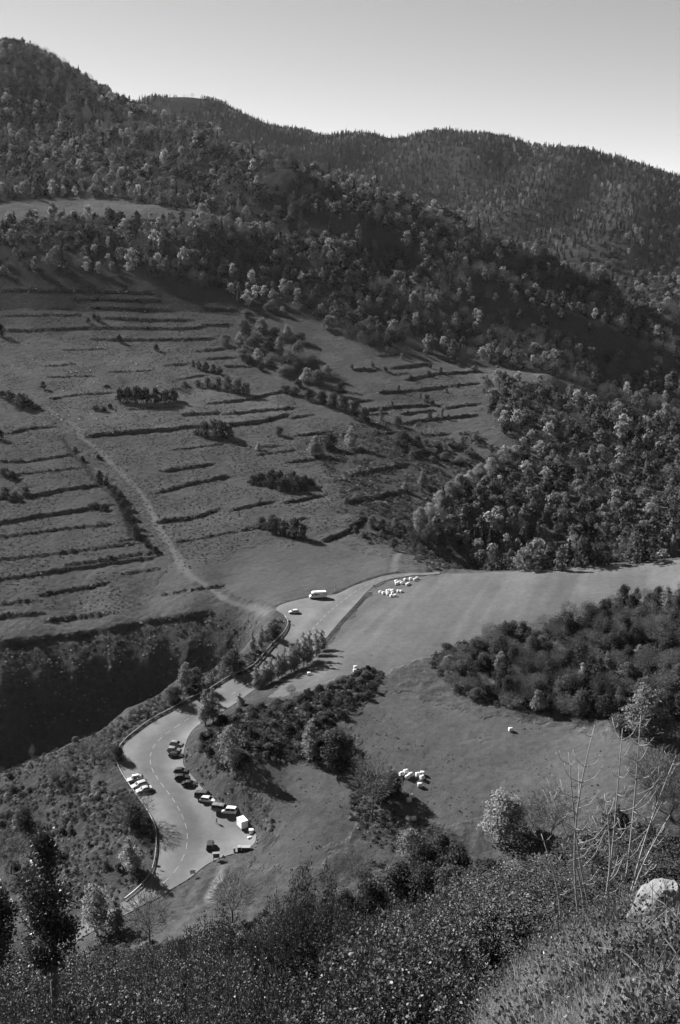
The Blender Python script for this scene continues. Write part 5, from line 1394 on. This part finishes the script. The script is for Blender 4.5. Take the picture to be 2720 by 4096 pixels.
def put_car(style, front, rear, pv, label, metal=0.0, roofbox=None, sheet='road', near=True, name='parked_car', cat='car', rack=None):
    """front / rear: pixels where the wheels on the camera's side touch the ground"""
    h = car_meshes(style); S = h['S']
    f_, r_ = on_sheet([front, rear])
    d = (f_-r_)[:2]; yaw = math.atan2(d[1], d[0])
    mid = (f_+r_)/2
    side = np.array([-math.sin(yaw), math.cos(yaw)])
    if side[1] < 0: side = -side
    cpos = mid[:2]+side*(S['W']/2-.12)
    zf = lambda q: float(sample(ZR, q[0], q[1]))
    dirv = np.array([math.cos(yaw), math.sin(yaw)])
    sl = (zf(cpos+dirv*1.3)-zf(cpos-dirv*1.3))/2.6; nv = np.array([-math.sin(yaw), math.cos(yaw)])
    rl = (zf(cpos+nv*.8)-zf(cpos-nv*.8))/1.6
    sl, rl = min(max(sl, -.06), .06), min(max(rl, -.04), .04)
    e = bpy.data.objects.new(name, None); C.objects.link(e)
    e.location = (cpos[0], cpos[1], zf(cpos)+.01); e.rotation_euler = (math.atan(rl), -math.atan(sl), yaw)
    pm = paint(pv, metal)
    b = bpy.data.objects.new('body', h['body'].copy()); b.data.materials.append(pm); C.objects.link(b); b.parent = e
    child('windscreen', h['windscreen'], e); child('rear_window', h['rear_window'], e)
    for m in h['side_window']: child('side_window', m, e)
    for sx in (1, -1):
        for sy in (1, -1):
            w = bpy.data.objects.new('wheel', None); C.objects.link(w); w.parent = e
            w.location = (sx*S['wb']/2, sy*(S['W']/2-.11), S['wr'])
            child('tyre', h['tyre'], w); child('rim', h['rim'], w)
    L, W = S['L'], S['W']/2
    for sy in (1, -1):
        box_obj('headlight', (L/2-.16, L/2-.02, sy*W*.62-.16, sy*W*.62+.16, S['nose']*.80, S['nose']*.80+.12), M['lamp'], e, .02)
        box_obj('tail_light', (-L/2-.01, -L/2+.10, sy*W*.72-.09, sy*W*.72+.09, S['tail']-.32, S['tail']-.08), M['tail'], e, .02)
        box_obj('mirror', (L/2-S['cab'][0]-.45, L/2-S['cab'][0]-.30, sy*(W+.08)-.08, sy*(W+.08)+.08, S['belt']-.02, S['belt']+.12), pm, e, .02)
    box_obj('bumper', (L/2-.12, L/2+.03, -W*.8, W*.8, .34, .50), M['plastic'], e, .03)
    box_obj('bumper', (-L/2-.03, -L/2+.12, -W*.8, W*.8, .34, .52), M['plastic'], e, .03)
    if roofbox: box_obj('roof_box', (-1.0, .75, -.42, .42, S['roof']+.07, S['roof']+.42), M['white'], e, .10)
    if rack:
        for x in (-.7, .5): box_obj('roof_bar', (x-.03, x+.03, -W*.78, W*.78, S['roof']+.06, S['roof']+.11), M['galv'], e)
    if style == 'sedan' and pv > .3: box_obj('sunroof', (-.25, .2, -.3, .3, S['roof']+.005, S['roof']+.045), M['glass'], e)
    return tag(e, label, cat, 'vehicles parked along the road')
put_car('estate', (526,3133), (560,3126), .2, 'silver car with a white roof box, parked nose to the guardrail', .3, roofbox=True)
put_car('estate', (545.5,3157), (577.7,3146), .22, 'pale estate car, middle of the three at the guardrail')
put_car('sedan', (563,3176), (596,3167), .22, 'pale saloon with dark sunroof, nearest of the three at the guardrail')
put_car('hatch', (719,2989), (686.4,2985), .13, 'grey hatchback at the far end of the right-hand parking row', .2)
put_car('hatch', (709.7,3012), (677,3010), .13, 'grey hatchback next to the black car at the bank', .2)
put_car('estate', (718,3034), (685,3032), .012, 'black car beside the two grey hatchbacks')
put_car('hatch', (736,3097), (707.7,3098), .03, 'dark hatchback, first of the three dark cars below the gap')
put_car('hatch', (742.5,3121.6), (712,3123.4), .02, 'black hatchback, middle of the three dark cars')
put_car('sedan', (773,3149), (741.6,3149), .02, 'black saloon, nearest of the three dark cars')
put_car('van', (832,3196), (791.6,3203), .035, 'dark van with roof bars next to the white car', rack=True, name='parked_van', cat='van')
put_car('estate', (848,3213.6), (810,3217), .32, 'white car with dark roof panel, in front of the dark van')
put_car('van', (897,3254), (860.7,3258), .10, 'grey camper van next to the small white van', name='parked_van', cat='van', rack=True)
put_car('smallvan', (898,3268), (933,3265.5), .38, 'small white van facing the road beside the white trailer', name='parked_van', cat='van')
put_car('smallvan', (832,3378), (826,3404), .03, 'dark van alone on the open lay-by, seen from behind', name='parked_van', cat='van')
put_car('hatch', (1163,2456), (1189.6,2454.6), .32, 'white car parked alone near the dirt track')

# motorhome
def motorhome():
    f_, r_ = on_sheet([(1253,2396), (1293,2394)])
    d = (f_-r_)[:2]; yaw = math.atan2(d[1], d[0]); side = np.array([-math.sin(yaw), math.cos(yaw)]); side = side if side[1] > 0 else -side
    cpos = (f_+r_)[:2]/2+side*1.0
    e = empty('motorhome', (cpos[0], cpos[1], float(sample(ZR, cpos[0], cpos[1]))+.01), yaw)
    # camera side is the local side facing the viewer
    bm = bmesh.new()
    out_ = [(3.45,.40),(3.55,.75),(3.42,1.08),(2.75,1.32),(2.25,1.95),(2.6,2.25),(2.35,2.62),(1.7,2.85),(-3.1,2.85),(-3.4,2.7),(-3.45,.45)]
    prism(bm, out_, -1.08, 1.08)
    bmesh.ops.bevel(bm, geom=[ed for ed in bm.edges if abs(ed.verts[0].co.y-ed.verts[1].co.y) < .01], offset=.12, segments=2, affect='EDGES', profile=.5)
    child('body', bm_mesh('body', bm, M['white']), e)
    for sy in (1, -1):
        y0, y1 = (1.06, 1.10) if sy > 0 else (-1.10, -1.06)
        bm = bmesh.new(); prism(bm, [(2.75,1.36),(2.3,1.92),(1.75,1.92),(1.75,1.36)], y0, y1); child('cab_window', bm_mesh('cab_window', bm, M['glass']), e)
        bm = bmesh.new(); prism(bm, [(1.55,1.5),(1.55,2.05),(.25,2.05),(.1,1.9),(.25,1.5)], y0, y1); child('side_window', bm_mesh('side_window', bm, M['glass']), e)
        box_obj('side_window', (-2.75, -2.3, y0, y1, 1.75, 2.2), M['glass'], e); box_obj('door_window', (-.55, -.1, y0, y1, 1.55, 2.0), M['plastic'], e)
    bm = bmesh.new(); v = [bm.verts.new(p) for p in ((2.80,-.9,1.36),(2.80,.9,1.36),(2.34,.85,1.94),(2.34,-.85,1.94))]; w_ = [bm.verts.new((p.co.x+.03, p.co.y, p.co.z+.03)) for p in v]
    bm.faces.new(v); bm.faces.new(w_)
    for i in range(4): bm.faces.new((v[i], v[(i+1) % 4], w_[(i+1) % 4], w_[i]))
    child('windscreen', bm_mesh('windscreen', bm, M['glass']), e)
    hm = car_meshes('van')
    for x in (2.35, -1.65):
        for sy in (1, -1):
            w = bpy.data.objects.new('wheel', None); C.objects.link(w); w.parent = e; w.location = (x, sy*.98, .35)
            child('tyre', hm['tyre'], w); child('rim', hm['rim'], w)
    box_obj('roof_vent', (.6, 1.3, -.35, .35, 2.84, 2.98), M['white'], e, .03); box_obj('roof_vent', (-1.6, -1.1, -.25, .25, 2.84, 2.96), M['grey_panel'], e, .03); box_obj('skylight', (1.75, 2.1, -.3, .3, 2.72, 2.80), M['glass'], e, .02)
    box_obj('satellite_dome', (1.35, 1.75, .1, .5, 2.84, 3.12), M['white'], e, .1)
    bk = box_obj('bike_rack', (-3.75, -3.5, -.7, .7, 1.1, 1.9), M['plastic'], e, .04)
    for sy in (1, -1): box_obj('headlight', (3.35, 3.56, sy*.75-.15, sy*.75+.15, .85, 1.05), M['lamp'], e, .03)
    box_obj('bumper', (3.4, 3.6, -.95, .95, .35, .6), M['grey_panel'], e, .05)
    return tag(e, 'white motorhome with bike rack in the upper lay-by', 'motorhome', 'vehicles parked along the road')
motorhome()
# white box trailer (snack stand)
def trailer():
    a, b, c_ = on_sheet([(965,3322), (991,3318), (949,3304)])
    d = (c_-a)[:2]; yaw = math.atan2(d[1], d[0])
    ctr = (b+c_)[:2]/2
    e = empty('box_trailer', (ctr[0], ctr[1], float(sample(ZR, ctr[0], ctr[1]))), yaw)
    L, W = float(np.hypot(*d)), 1.9
    L = min(max(L, 2.8), 3.8)
    box_obj('body', (-L/2, L/2, -W/2, W/2, .35, 2.35), M['white'], e, .04)
    box_obj('roof', (-L/2-.04, L/2+.04, -W/2-.04, W/2+.04, 2.352, 2.42), M['white'], e, .02)
    box_obj('chassis', (-L/2+.1, L/2-.1, -W/2+.15, W/2-.15, .22, .348), M['plastic'], e)
    box_obj('side_hatch', (.35, .75, W/2+.002, W/2+.02, 1.4, 1.8), M['grey_panel'], e); box_obj('side_hatch', (.35, .75, -W/2-.02, -W/2-.002, 1.4, 1.8), M['grey_panel'], e)
    box_obj('drawbar', (-L/2-1.0, -L/2, -.06, .06, .30, .40), M['galv'], e)
    hm = car_meshes('hatch')
    for sy in (1, -1):
        w = bpy.data.objects.new('wheel', None); C.objects.link(w); w.parent = e; w.location = (0, sy*(W/2-.14), .31)
        child('tyre', hm['tyre'], w); child('rim', hm['rim'], w)
    return tag(e, 'white box trailer standing at the end of the parking row', 'trailer')
trailer()

# ------------------------------------------------------------------ silage bales
def bale_mesh(seed):
    R = RG(900+seed)
    bm = bmesh.new(); bmesh.ops.create_cone(bm, cap_ends=True, segments=20, radius1=.63, radius2=.63, depth=1.22, matrix=Matrix.Rotation(math.pi/2, 4, 'Y'))
    bmesh.ops.bevel(bm, geom=[e for e in bm.edges if e.calc_face_angle(0) > 1.0], offset=.16, segments=3, affect='EDGES', profile=.5)
    for v in bm.verts:
        k = 1+.05*float(noise(np.array([v.co.x*2+seed]), np.array([v.co.y*2+v.co.z*3]), seed)[0])
        v.co *= k
        v.co.z = max(v.co.z, -.56)
    return bm_mesh('bale', bm, M['wrap'], True)
M['wrap'] = mat_plain('white bale wrap', 0.42, .4, .4, .08, 3.0, bump=.02)
BALES = [bale_mesh(i) for i in range(3)]
bales = []
for cx_, cy_ in [(665,400),(745,438),(790,428),(680,478),(850,458),(950,345),(1120,318),(1250,348),(1325,303),(1060,472),(1015,503)]: bales.append((1500+cx_/7.84, 2280+cy_/7.84, 'upper'))
for cx_, cy_ in [(165,737),(265,770),(392,702),(392,750),(402,802),(465,685),(555,688),(530,715),(555,772),(512,853),(632,848),(737,712),(827,715)]: bales.append((1500+cx_/7.84, 2280+cy_/7.84, 'mid'))
for x, y in [(1606,3106),(1624,3096),(1631,3118),(1643,3109),(1672,3108),(1690,3103),(1689,3120)]: bales.append((x, y, 'field'))
for x, y, lb in [(1680,3150,'white wrapped bale lying alone just below the field cluster'),(1647,3195,'white wrapped bale, farther of the pair below the field cluster'),(1636,3210,'white wrapped bale, nearer of the pair below the field cluster'),
                 (1634,3285,'white wrapped bale, one of two in the bare tree shadow, nearer the tree'),(1655,3285,'white wrapped bale, one of two in the bare tree shadow, farther from the tree'),(2043,2927,'white wrapped bale alone in the middle of the lower field'),
                 (1237,2702,'white wrapped bale beside the birch row'),(1420,2690,'white wrapped bale by the dark shrubs, lower of two'),(1422,2677,'white wrapped bale by the dark shrubs, upper of two')]: bales.append((x, y, lb))
GL = {'upper': 'white wrapped bale in the scattered group nearest the road crest', 'mid': 'white wrapped bale in the tight group on the upper meadow', 'field': 'white wrapped bale in the cluster at the edge of the lower field'}
for i, (x, y, lb) in enumerate(bales):
    p = hit(x, y)[0]
    o = link(bpy.data.objects.new('hay_bale', BALES[i % 3]))
    o.location = (float(p[0]), float(p[1])+.35, float(gz(p[0], p[1]+.35))+.54); o.rotation_euler = (0, 0, rng.normal(.15, .35))
    tag(o, GL.get(lb, lb), 'bale', 'wrapped bales: '+lb if lb in GL else 'wrapped bales on the fields')

# ------------------------------------------------------------------ guardrail
gr = smooth(on_sheet([(498,3603),(562,3553),(602,3503),(619,3447),(626,3384),(626,3321),(611,3287),(596,3258),(572,3222),(545,3182),(499,3119),(470,3068),(461,3026),(474,2997),(499,2963),(537,2932),(596,2886),(690,2836),(820,2771),(872,2736),(1002,2680),(1055,2618),(1133,2538),(1157,2494),(1137,2466)]), 2)
grd = densify(gr[:, :2], 1.0)
seg = np.concatenate([[0], np.cumsum(np.hypot(*(grd[1:]-grd[:-1]).T))])
tot = seg[-1]; npost = int(tot/4.0)
ps = np.stack([np.interp(np.linspace(0, tot, npost*4+1), seg, grd[:, k]) for k in (0, 1)], -1)
e = empty('guardrail', (ps[0][0], ps[0][1], float(gz(*ps[0]))))
org = np.array(e.location)
bm = bmesh.new(); prev = None
rings = []
for i, p in enumerate(ps):
    t = ps[min(i+1, len(ps)-1)]-ps[max(i-1, 0)]; t = t/np.hypot(*t); n = np.array([-t[1], t[0]])
    z = float(sample(Z0, p[0], p[1]))
    rings.append([(p[0]+n[0]*o_-org[0], p[1]+n[1]*o_-org[1], z+h_-org[2]) for o_, h_ in ((-.07, .42), (.07, .42), (.07, .60), (.10, .66), (.07, .74), (-.07, .74), (-.04, .66), (-.07, .60))])
loft(bm, rings)
child('rail', bm_mesh('rail', bm, M['galv']), e)
bm = bmesh.new(); box(bm, -.07, .07, -.07, .07, -.5, .80); post_me = bm_mesh('post', bm, M['timber'])
for i in range(0, len(ps), 4):
    t = ps[min(i+1, len(ps)-1)]-ps[max(i-1, 0)]; t = t/np.hypot(*t)
    q = ps[i]+np.array([-t[1], t[0]])*.16
    o = child('post', post_me, e); o.location = (q[0]-org[0], q[1]-org[1], float(sample(Z0, q[0], q[1]))-org[2]); o.rotation_euler = (0, 0, math.atan2(t[1], t[0]))
tag(e, 'long steel guardrail on posts along the outer side of the bend', 'guardrail')

# ------------------------------------------------------------------ signs, bins and small things by the road
def post(parent, h, r=.03, mat='galv', x=0, y=0):
    bm = bmesh.new(); bmesh.ops.create_cone(bm, cap_ends=True, segments=8, radius1=r, radius2=r, depth=h+.3, matrix=Matrix.Translation((x, y, h/2-.15)))
    return child('post', bm_mesh('post', bm, M[mat]), parent)
def ground(px, py):
    p = hit(px, py)[0]; p[2] = max(p[2], float(sample(ZR, p[0], p[1])) if inside(np.array([p[0]]), np.array([p[1]]), road_poly)[0] else p[2]); return p
p = ground(767, 3510); e = empty('road_sign', p, .15); post(e, 2.2); post(e, 2.2, x=.55)
box_obj('sign_plate', (-.35, .95, -.05, -.02, 1.55, 1.98), M['grey_panel'], e, .01); box_obj('sign_plate', (-.35, .95, -.05, -.02, 1.05, 1.48), M['grey_panel'], e, .01)
tag(e, 'direction sign with two stacked plates at the lower bend', 'sign')
p = ground(636, 3482); e = empty('warning_sign', p, -.3); post(e, 1.1); box_obj('sign_plate', (-.5, .5, -.05, -.02, .55, 1.15), M['dark_panel'], e, .01); tag(e, 'small dark panel on a post beside the guardrail', 'sign')
p = ground(1159, 2497); e = empty('chevron_sign', p, .1); post(e, 1.3); box_obj('sign_plate', (-.42, .42, -.05, -.02, .6, 1.35), M['dark_panel'], e, .01); tag(e, 'square dark sign at the far end of the guardrail', 'sign')
p = ground(1338, 2373); e = empty('signpost', p); post(e, 3.1, .04, 'white'); box_obj('sign_plate', (.04, .65, -.03, 0, 2.5, 3.0), M['grey_panel'], e, .01); tag(e, 'tall white signpost behind the motorhome', 'sign')
p = ground(1496, 2358); e = empty('triangle_sign', p); post(e, 1.9)
bm = bmesh.new(); prism(bm, [(-.5, 1.45), (.5, 1.45), (0, 2.3)], -.05, -.02); child('sign_plate', bm_mesh('sign_plate', bm, M['dark_panel']), e); tag(e, 'triangular road sign at the edge of the upper meadow', 'sign')
p = ground(894, 3431); e = empty('triangle_sign', p); post(e, .5, mat='timber')
bm = bmesh.new(); prism(bm, [(-.42, .15), (.42, .15), (0, .85)], -.04, -.01); child('sign_plate', bm_mesh('sign_plate', bm, M['dark_panel']), e); tag(e, 'low dark triangular sign at the head of the footpath', 'sign')
p = ground(866, 3443); e = empty('notice_board', p, .12)
for x in (-.72, .72): box_obj('post', (x-.06, x+.06, -.06, .06, -.3, 2.1), M['timber'], e)
box_obj('panel', (-.66, .66, -.03, .03, .75, 1.85), M['dark_panel'], e, .01)
bm = bmesh.new(); prism(bm, [(-.95, 2.08), (.95, 2.08), (.95, 2.16), (-.95, 2.16)], -.45, .45); rf_ = child('roof', bm_mesh('roof', bm, M['dark_panel']), e)
for k in range(7): box_obj('roof_tile', (-.93+k*.27, -.73+k*.27, -.46, .46, 2.162, 2.22), M['grey_panel'], rf_)
tag(e, 'roofed wooden notice board at the edge of the lay-by', 'notice board')
p1, p2 = on_sheet([(950, 3410), (998, 3402)])
yw = math.atan2(p2[1]-p1[1], p2[0]-p1[0])
for x0, x1, h_, lb in [(0, .85, 1.3, 'short recycling container with a pale lid'), (1.0, 3.2, 1.25, 'long recycling container with a pale lid, next to the short one')]:
    e = empty('recycling_container', (p1[0], p1[1], float(sample(ZR, p1[0], p1[1]))), yw)
    box_obj('body', (x0, x1, 0, 1.15, .05, h_), M['dark_panel'], e, .03); box_obj('lid', (x0-.03, x1+.03, -.03, 1.18, h_+.003, h_+.10), M['grey_panel'], e, .03)
    for xx in (x0+.12, x1-.12): box_obj('foot', (xx-.05, xx+.05, .1, 1.05, 0, .048), M['plastic'], e)
    tag(e, lb, 'container', 'recycling containers at the lay-by')
p = ground(938, 3413); e = empty('cabinet', p, .1); box_obj('body', (-.25, .25, -.2, .2, 0, 1.2), M['grey_panel'], e, .02); box_obj('door', (-.2, .2, -.215, -.202, .1, 1.1), M['galv'], e); tag(e, 'narrow grey cabinet left of the recycling containers', 'cabinet')
p = on_sheet([(1005, 3334)])[0]; e = empty('cabinet', p, .1); box_obj('body', (-.55, .55, -.45, .45, .05, 1.15), M['white'], e, .04); box_obj('lid', (-.58, .58, -.48, .48, 1.153, 1.22), M['white'], e, .02); box_obj('foot', (-.45, .45, -.4, .4, 0, .048), M['plastic'], e); tag(e, 'white cabinet box behind the white trailer', 'cabinet')
p = on_sheet([(999, 3354)])[0]
for k, (dx, dy) in enumerate([(-.25, 0), (.28, .1)]):
    bm = bmesh.new(); bmesh.ops.create_icosphere(bm, subdivisions=2, radius=.38)
    for v in bm.verts: v.co.z = max(v.co.z*.8, -.22)+.24; v.co *= 1+.2*float(noise(np.array([v.co.x*4+k*3]), np.array([v.co.y*4+v.co.z*3]), 5)[0])
    o = link(bpy.data.objects.new('sack', bm_mesh('sack', bm, M['white'], True))); o.location = (p[0]+dx, p[1]+dy, p[2]); tag(o, ['white sack on the tarmac behind the trailer, left of two', 'white sack on the tarmac behind the trailer, right of two'][k], 'sack')
for i, (x, y, s_) in enumerate([(1028,3345,.35),(1030,3360,.3),(1028,3374,.35),(1022,3388,.4),(1012,3396,.3),(1003,3302,.3)]):
    q = ground(x, y); o = link(bpy.data.objects.new('boulder', rock_mesh(40+i, s_, s_*.8, s_*.7, 2, .3))); o.location = (q[0], q[1], q[2]+s_*.25); tag(o, 'roadside boulder in the row at the edge of the lay-by', 'boulder', 'boulders at the edge of the lay-by')
p = ground(1479, 2371); box_ = box_obj('culvert_wall', (-.7, .7, -.2, .2, -.3, .35), M['grey_panel'], None, .03, p); tag(box_, 'small concrete culvert wall at the ditch head', 'wall')
for x, y in [(1588,2289),(1618,2289),(1668,2287),(1399,2341),(1334,2371),(1640,2288)]:
    q = ground(x, y); o = link(bpy.data.objects.new('fence_post', post_me)); o.location = (q[0], q[1], q[2]+.3); tag(o, 'wooden fence post on the far verge of the road', 'post', 'fence posts on the far verge')
p = ground(1131, 2486); o = box_obj('marker_post', (-.6, .6, -.08, .08, 0, .16), M['white'], None, .02, p, -.6); tag(o, 'white marker post lying in the grass by the guardrail end', 'post')

# ------------------------------------------------------------------ people and sheep: skinned skeletons turned into one surface
def skin_mesh(name, verts, edges, radii, mats=None, sub=2):
    me = bpy.data.meshes.new(name); me.from_pydata(verts, edges, [])
    o = bpy.data.objects.new(name, me); C.objects.link(o)
    sk = o.modifiers.new('skin', 'SKIN'); ss = o.modifiers.new('sub', 'SUBSURF'); ss.levels = sub; ss.render_levels = sub
    for v, r in zip(me.skin_vertices[0].data, radii): v.radius = (r, r) if not isinstance(r, tuple) else r
    me.skin_vertices[0].data[0].use_root = True
    dg = bpy.context.evaluated_depsgraph_get()
    res = bpy.data.meshes.new_from_object(o.evaluated_get(dg))
    bpy.data.objects.remove(o); res.name = name
    res.materials.clear()
    for m in mats or []: res.materials.append(m)
    res.polygons.foreach_set('use_smooth', np.ones(len(res.polygons), bool))
    return res
M['skin'] = mat_plain('skin', 0.20, .6, .3); M['cloth_light'] = mat_plain('pale clothing', 0.16, .9, .1); M['cloth_dark'] = mat_plain('dark clothing', 0.02, .9, .1); M['hair'] = mat_plain('hair', 0.03, .7, .2)
def person(px, py, yaw, top, label, stride=.22):
    v = [(0,0,.93),(0,0,1.12),(0,0,1.34),(0,0,1.46),(.01,0,1.53),(.02,0,1.63),(.02,0,1.70),
         (0,.20,1.40),(-.08,.25,1.14),(.06,.25,.92),(.10,.25,.83), (0,-.20,1.40),(.06,-.25,1.14),(.20,-.24,.94),(.25,-.24,.86),
         (0,.10,.86),(stride*.5,.10,.49),(stride*.6,.10,.09),(stride*.6+.16,.10,.03), (0,-.10,.86),(-stride*.3,-.10,.49),(-stride*1.1,-.10,.10),(-stride*1.1+.16,-.10,.03),
         (.115,.275,.75),(.125,.245,.745),(.27,-.265,.78),(.28,-.235,.775),(.13,.21,.80),(.28,-.20,.83)]
    ed = [(0,1),(1,2),(2,3),(3,4),(4,5),(5,6),(2,7),(7,8),(8,9),(9,10),(2,11),(11,12),(12,13),(13,14),(0,15),(15,16),(16,17),(17,18),(0,19),(19,20),(20,21),(21,22),(10,23),(10,24),(14,25),(14,26),(10,27),(14,28)]
    r = [.15,.145,.16,.06,.085,.095,.06,.07,.052,.04,.035,.07,.052,.04,.035,.095,.065,.045,.04,.095,.065,.045,.04,.011,.011,.011,.011,.011,.011]
    me = skin_mesh('body', v, ed, r, [M['skin'], M[top], M['cloth_dark']])
    for pl in me.polygons:
        c_ = pl.center
        pl.material_index = 2 if c_.z < .93 and abs(c_.y) < .19 else (0 if c_.z > 1.49 or (abs(c_.y) > .19 and c_.z < .95) else 1)
    p = ground(px, py)
    e = empty('person', p, yaw); child('body', me, e)
    bm = bmesh.new(); bmesh.ops.create_icosphere(bm, subdivisions=2, radius=.112, matrix=Matrix.Translation((0, 0, 1.66)))
    bmesh.ops.delete(bm, geom=[f_ for f_ in bm.faces if f_.calc_center_median().z < 1.635 or f_.calc_center_median().x > .075], context='FACES')
    child('hair', bm_mesh('hair', bm, M['hair'], True), e)
    return tag(e, label, 'person')
person(867, 3299, 2.6, 'cloth_light', 'person in a pale top and dark trousers walking across the tarmac')
person(846, 3196, .4, 'cloth_dark', 'person in dark clothes standing by the dark van at the bank', .05)
M['fleece'] = mat_plain('sheep fleece', 0.45, .95, .05, .15, 9.0); M['face'] = mat_plain('sheep face', 0.2, .8, .1)
sv = [(0,0,.66),(.35,0,.68),(.55,0,.80),(.70,0,.95),(.86,0,.90),(-.40,0,.66),(-.52,0,.62),(.30,.14,.42),(.31,.14,.20),(.31,.14,.02),(.30,-.14,.42),(.28,-.14,.20),(.29,-.14,.02),(-.34,.14,.44),(-.40,.14,.24),(-.36,.14,.02),(-.34,-.14,.44),(-.42,-.14,.24),(-.38,-.14,.02)]
se = [(0,1),(1,2),(2,3),(3,4),(0,5),(5,6),(1,7),(7,8),(8,9),(1,10),(10,11),(11,12),(5,13),(13,14),(14,15),(5,16),(16,17),(17,18)]
sr = [.31,.28,.17,.11,.06,.27,.12,.10,.045,.035,.10,.045,.035,.11,.05,.035,.11,.05,.035]
sheep_me = skin_mesh('sheep', sv, se, sr, [M['fleece']], 2)
for i, (x, y) in enumerate([(875,545),(890,570),(580,622),(1020,668),(1220,692),(1175,670),(1040,803),(880,826),(810,750),(635,767),(683,760),(1410,888),(1057,848),(843,852),(568,932),(465,1146),(513,1144),(865,1185),(818,1143),(1025,1108),(710,1186),(618,1152),(550,1196)]):
    p = hit(x/2.24, 1150+y/2.24)[0]
    o = link(bpy.data.objects.new('sheep', sheep_me)); o.location = (p[0], p[1], p[2]); o.rotation_euler = (0, 0, rng.uniform(0, 6.28)); o.scale = (1.0, 1.0, 1.0)
    tag(o, 'white sheep grazing on the pasture, '+('near the top of the dirt track' if y > 1050 else 'above the long dark hedge' if x > 780 and y > 640 else 'in the upper middle' if y < 640 else 'on the pale turf at the left'), 'sheep', 'sheep on the pasture')

# ------------------------------------------------------------------ haze: thin even air round the whole place
bm = bmesh.new(); box(bm, -2100, 2100, -40, 4350, -90, 760)
haze = link(bpy.data.objects.new('haze', bm_mesh('haze', bm, None)))
mz, tz, oz = new_mat('thin mountain haze')
pv_ = tz.nodes.new('ShaderNodeVolumePrincipled')
pv_.inputs['Density'].default_value = 7.5e-6
pv_.inputs['Color'].default_value = grey(.85)
pv_.inputs['Anisotropy'].default_value = 0.2
tz.links.new(pv_.outputs[0], oz.inputs['Volume'])
haze.data.materials.append(mz)
tag(haze, 'thin haze filling the valley air', None, None, 'stuff')
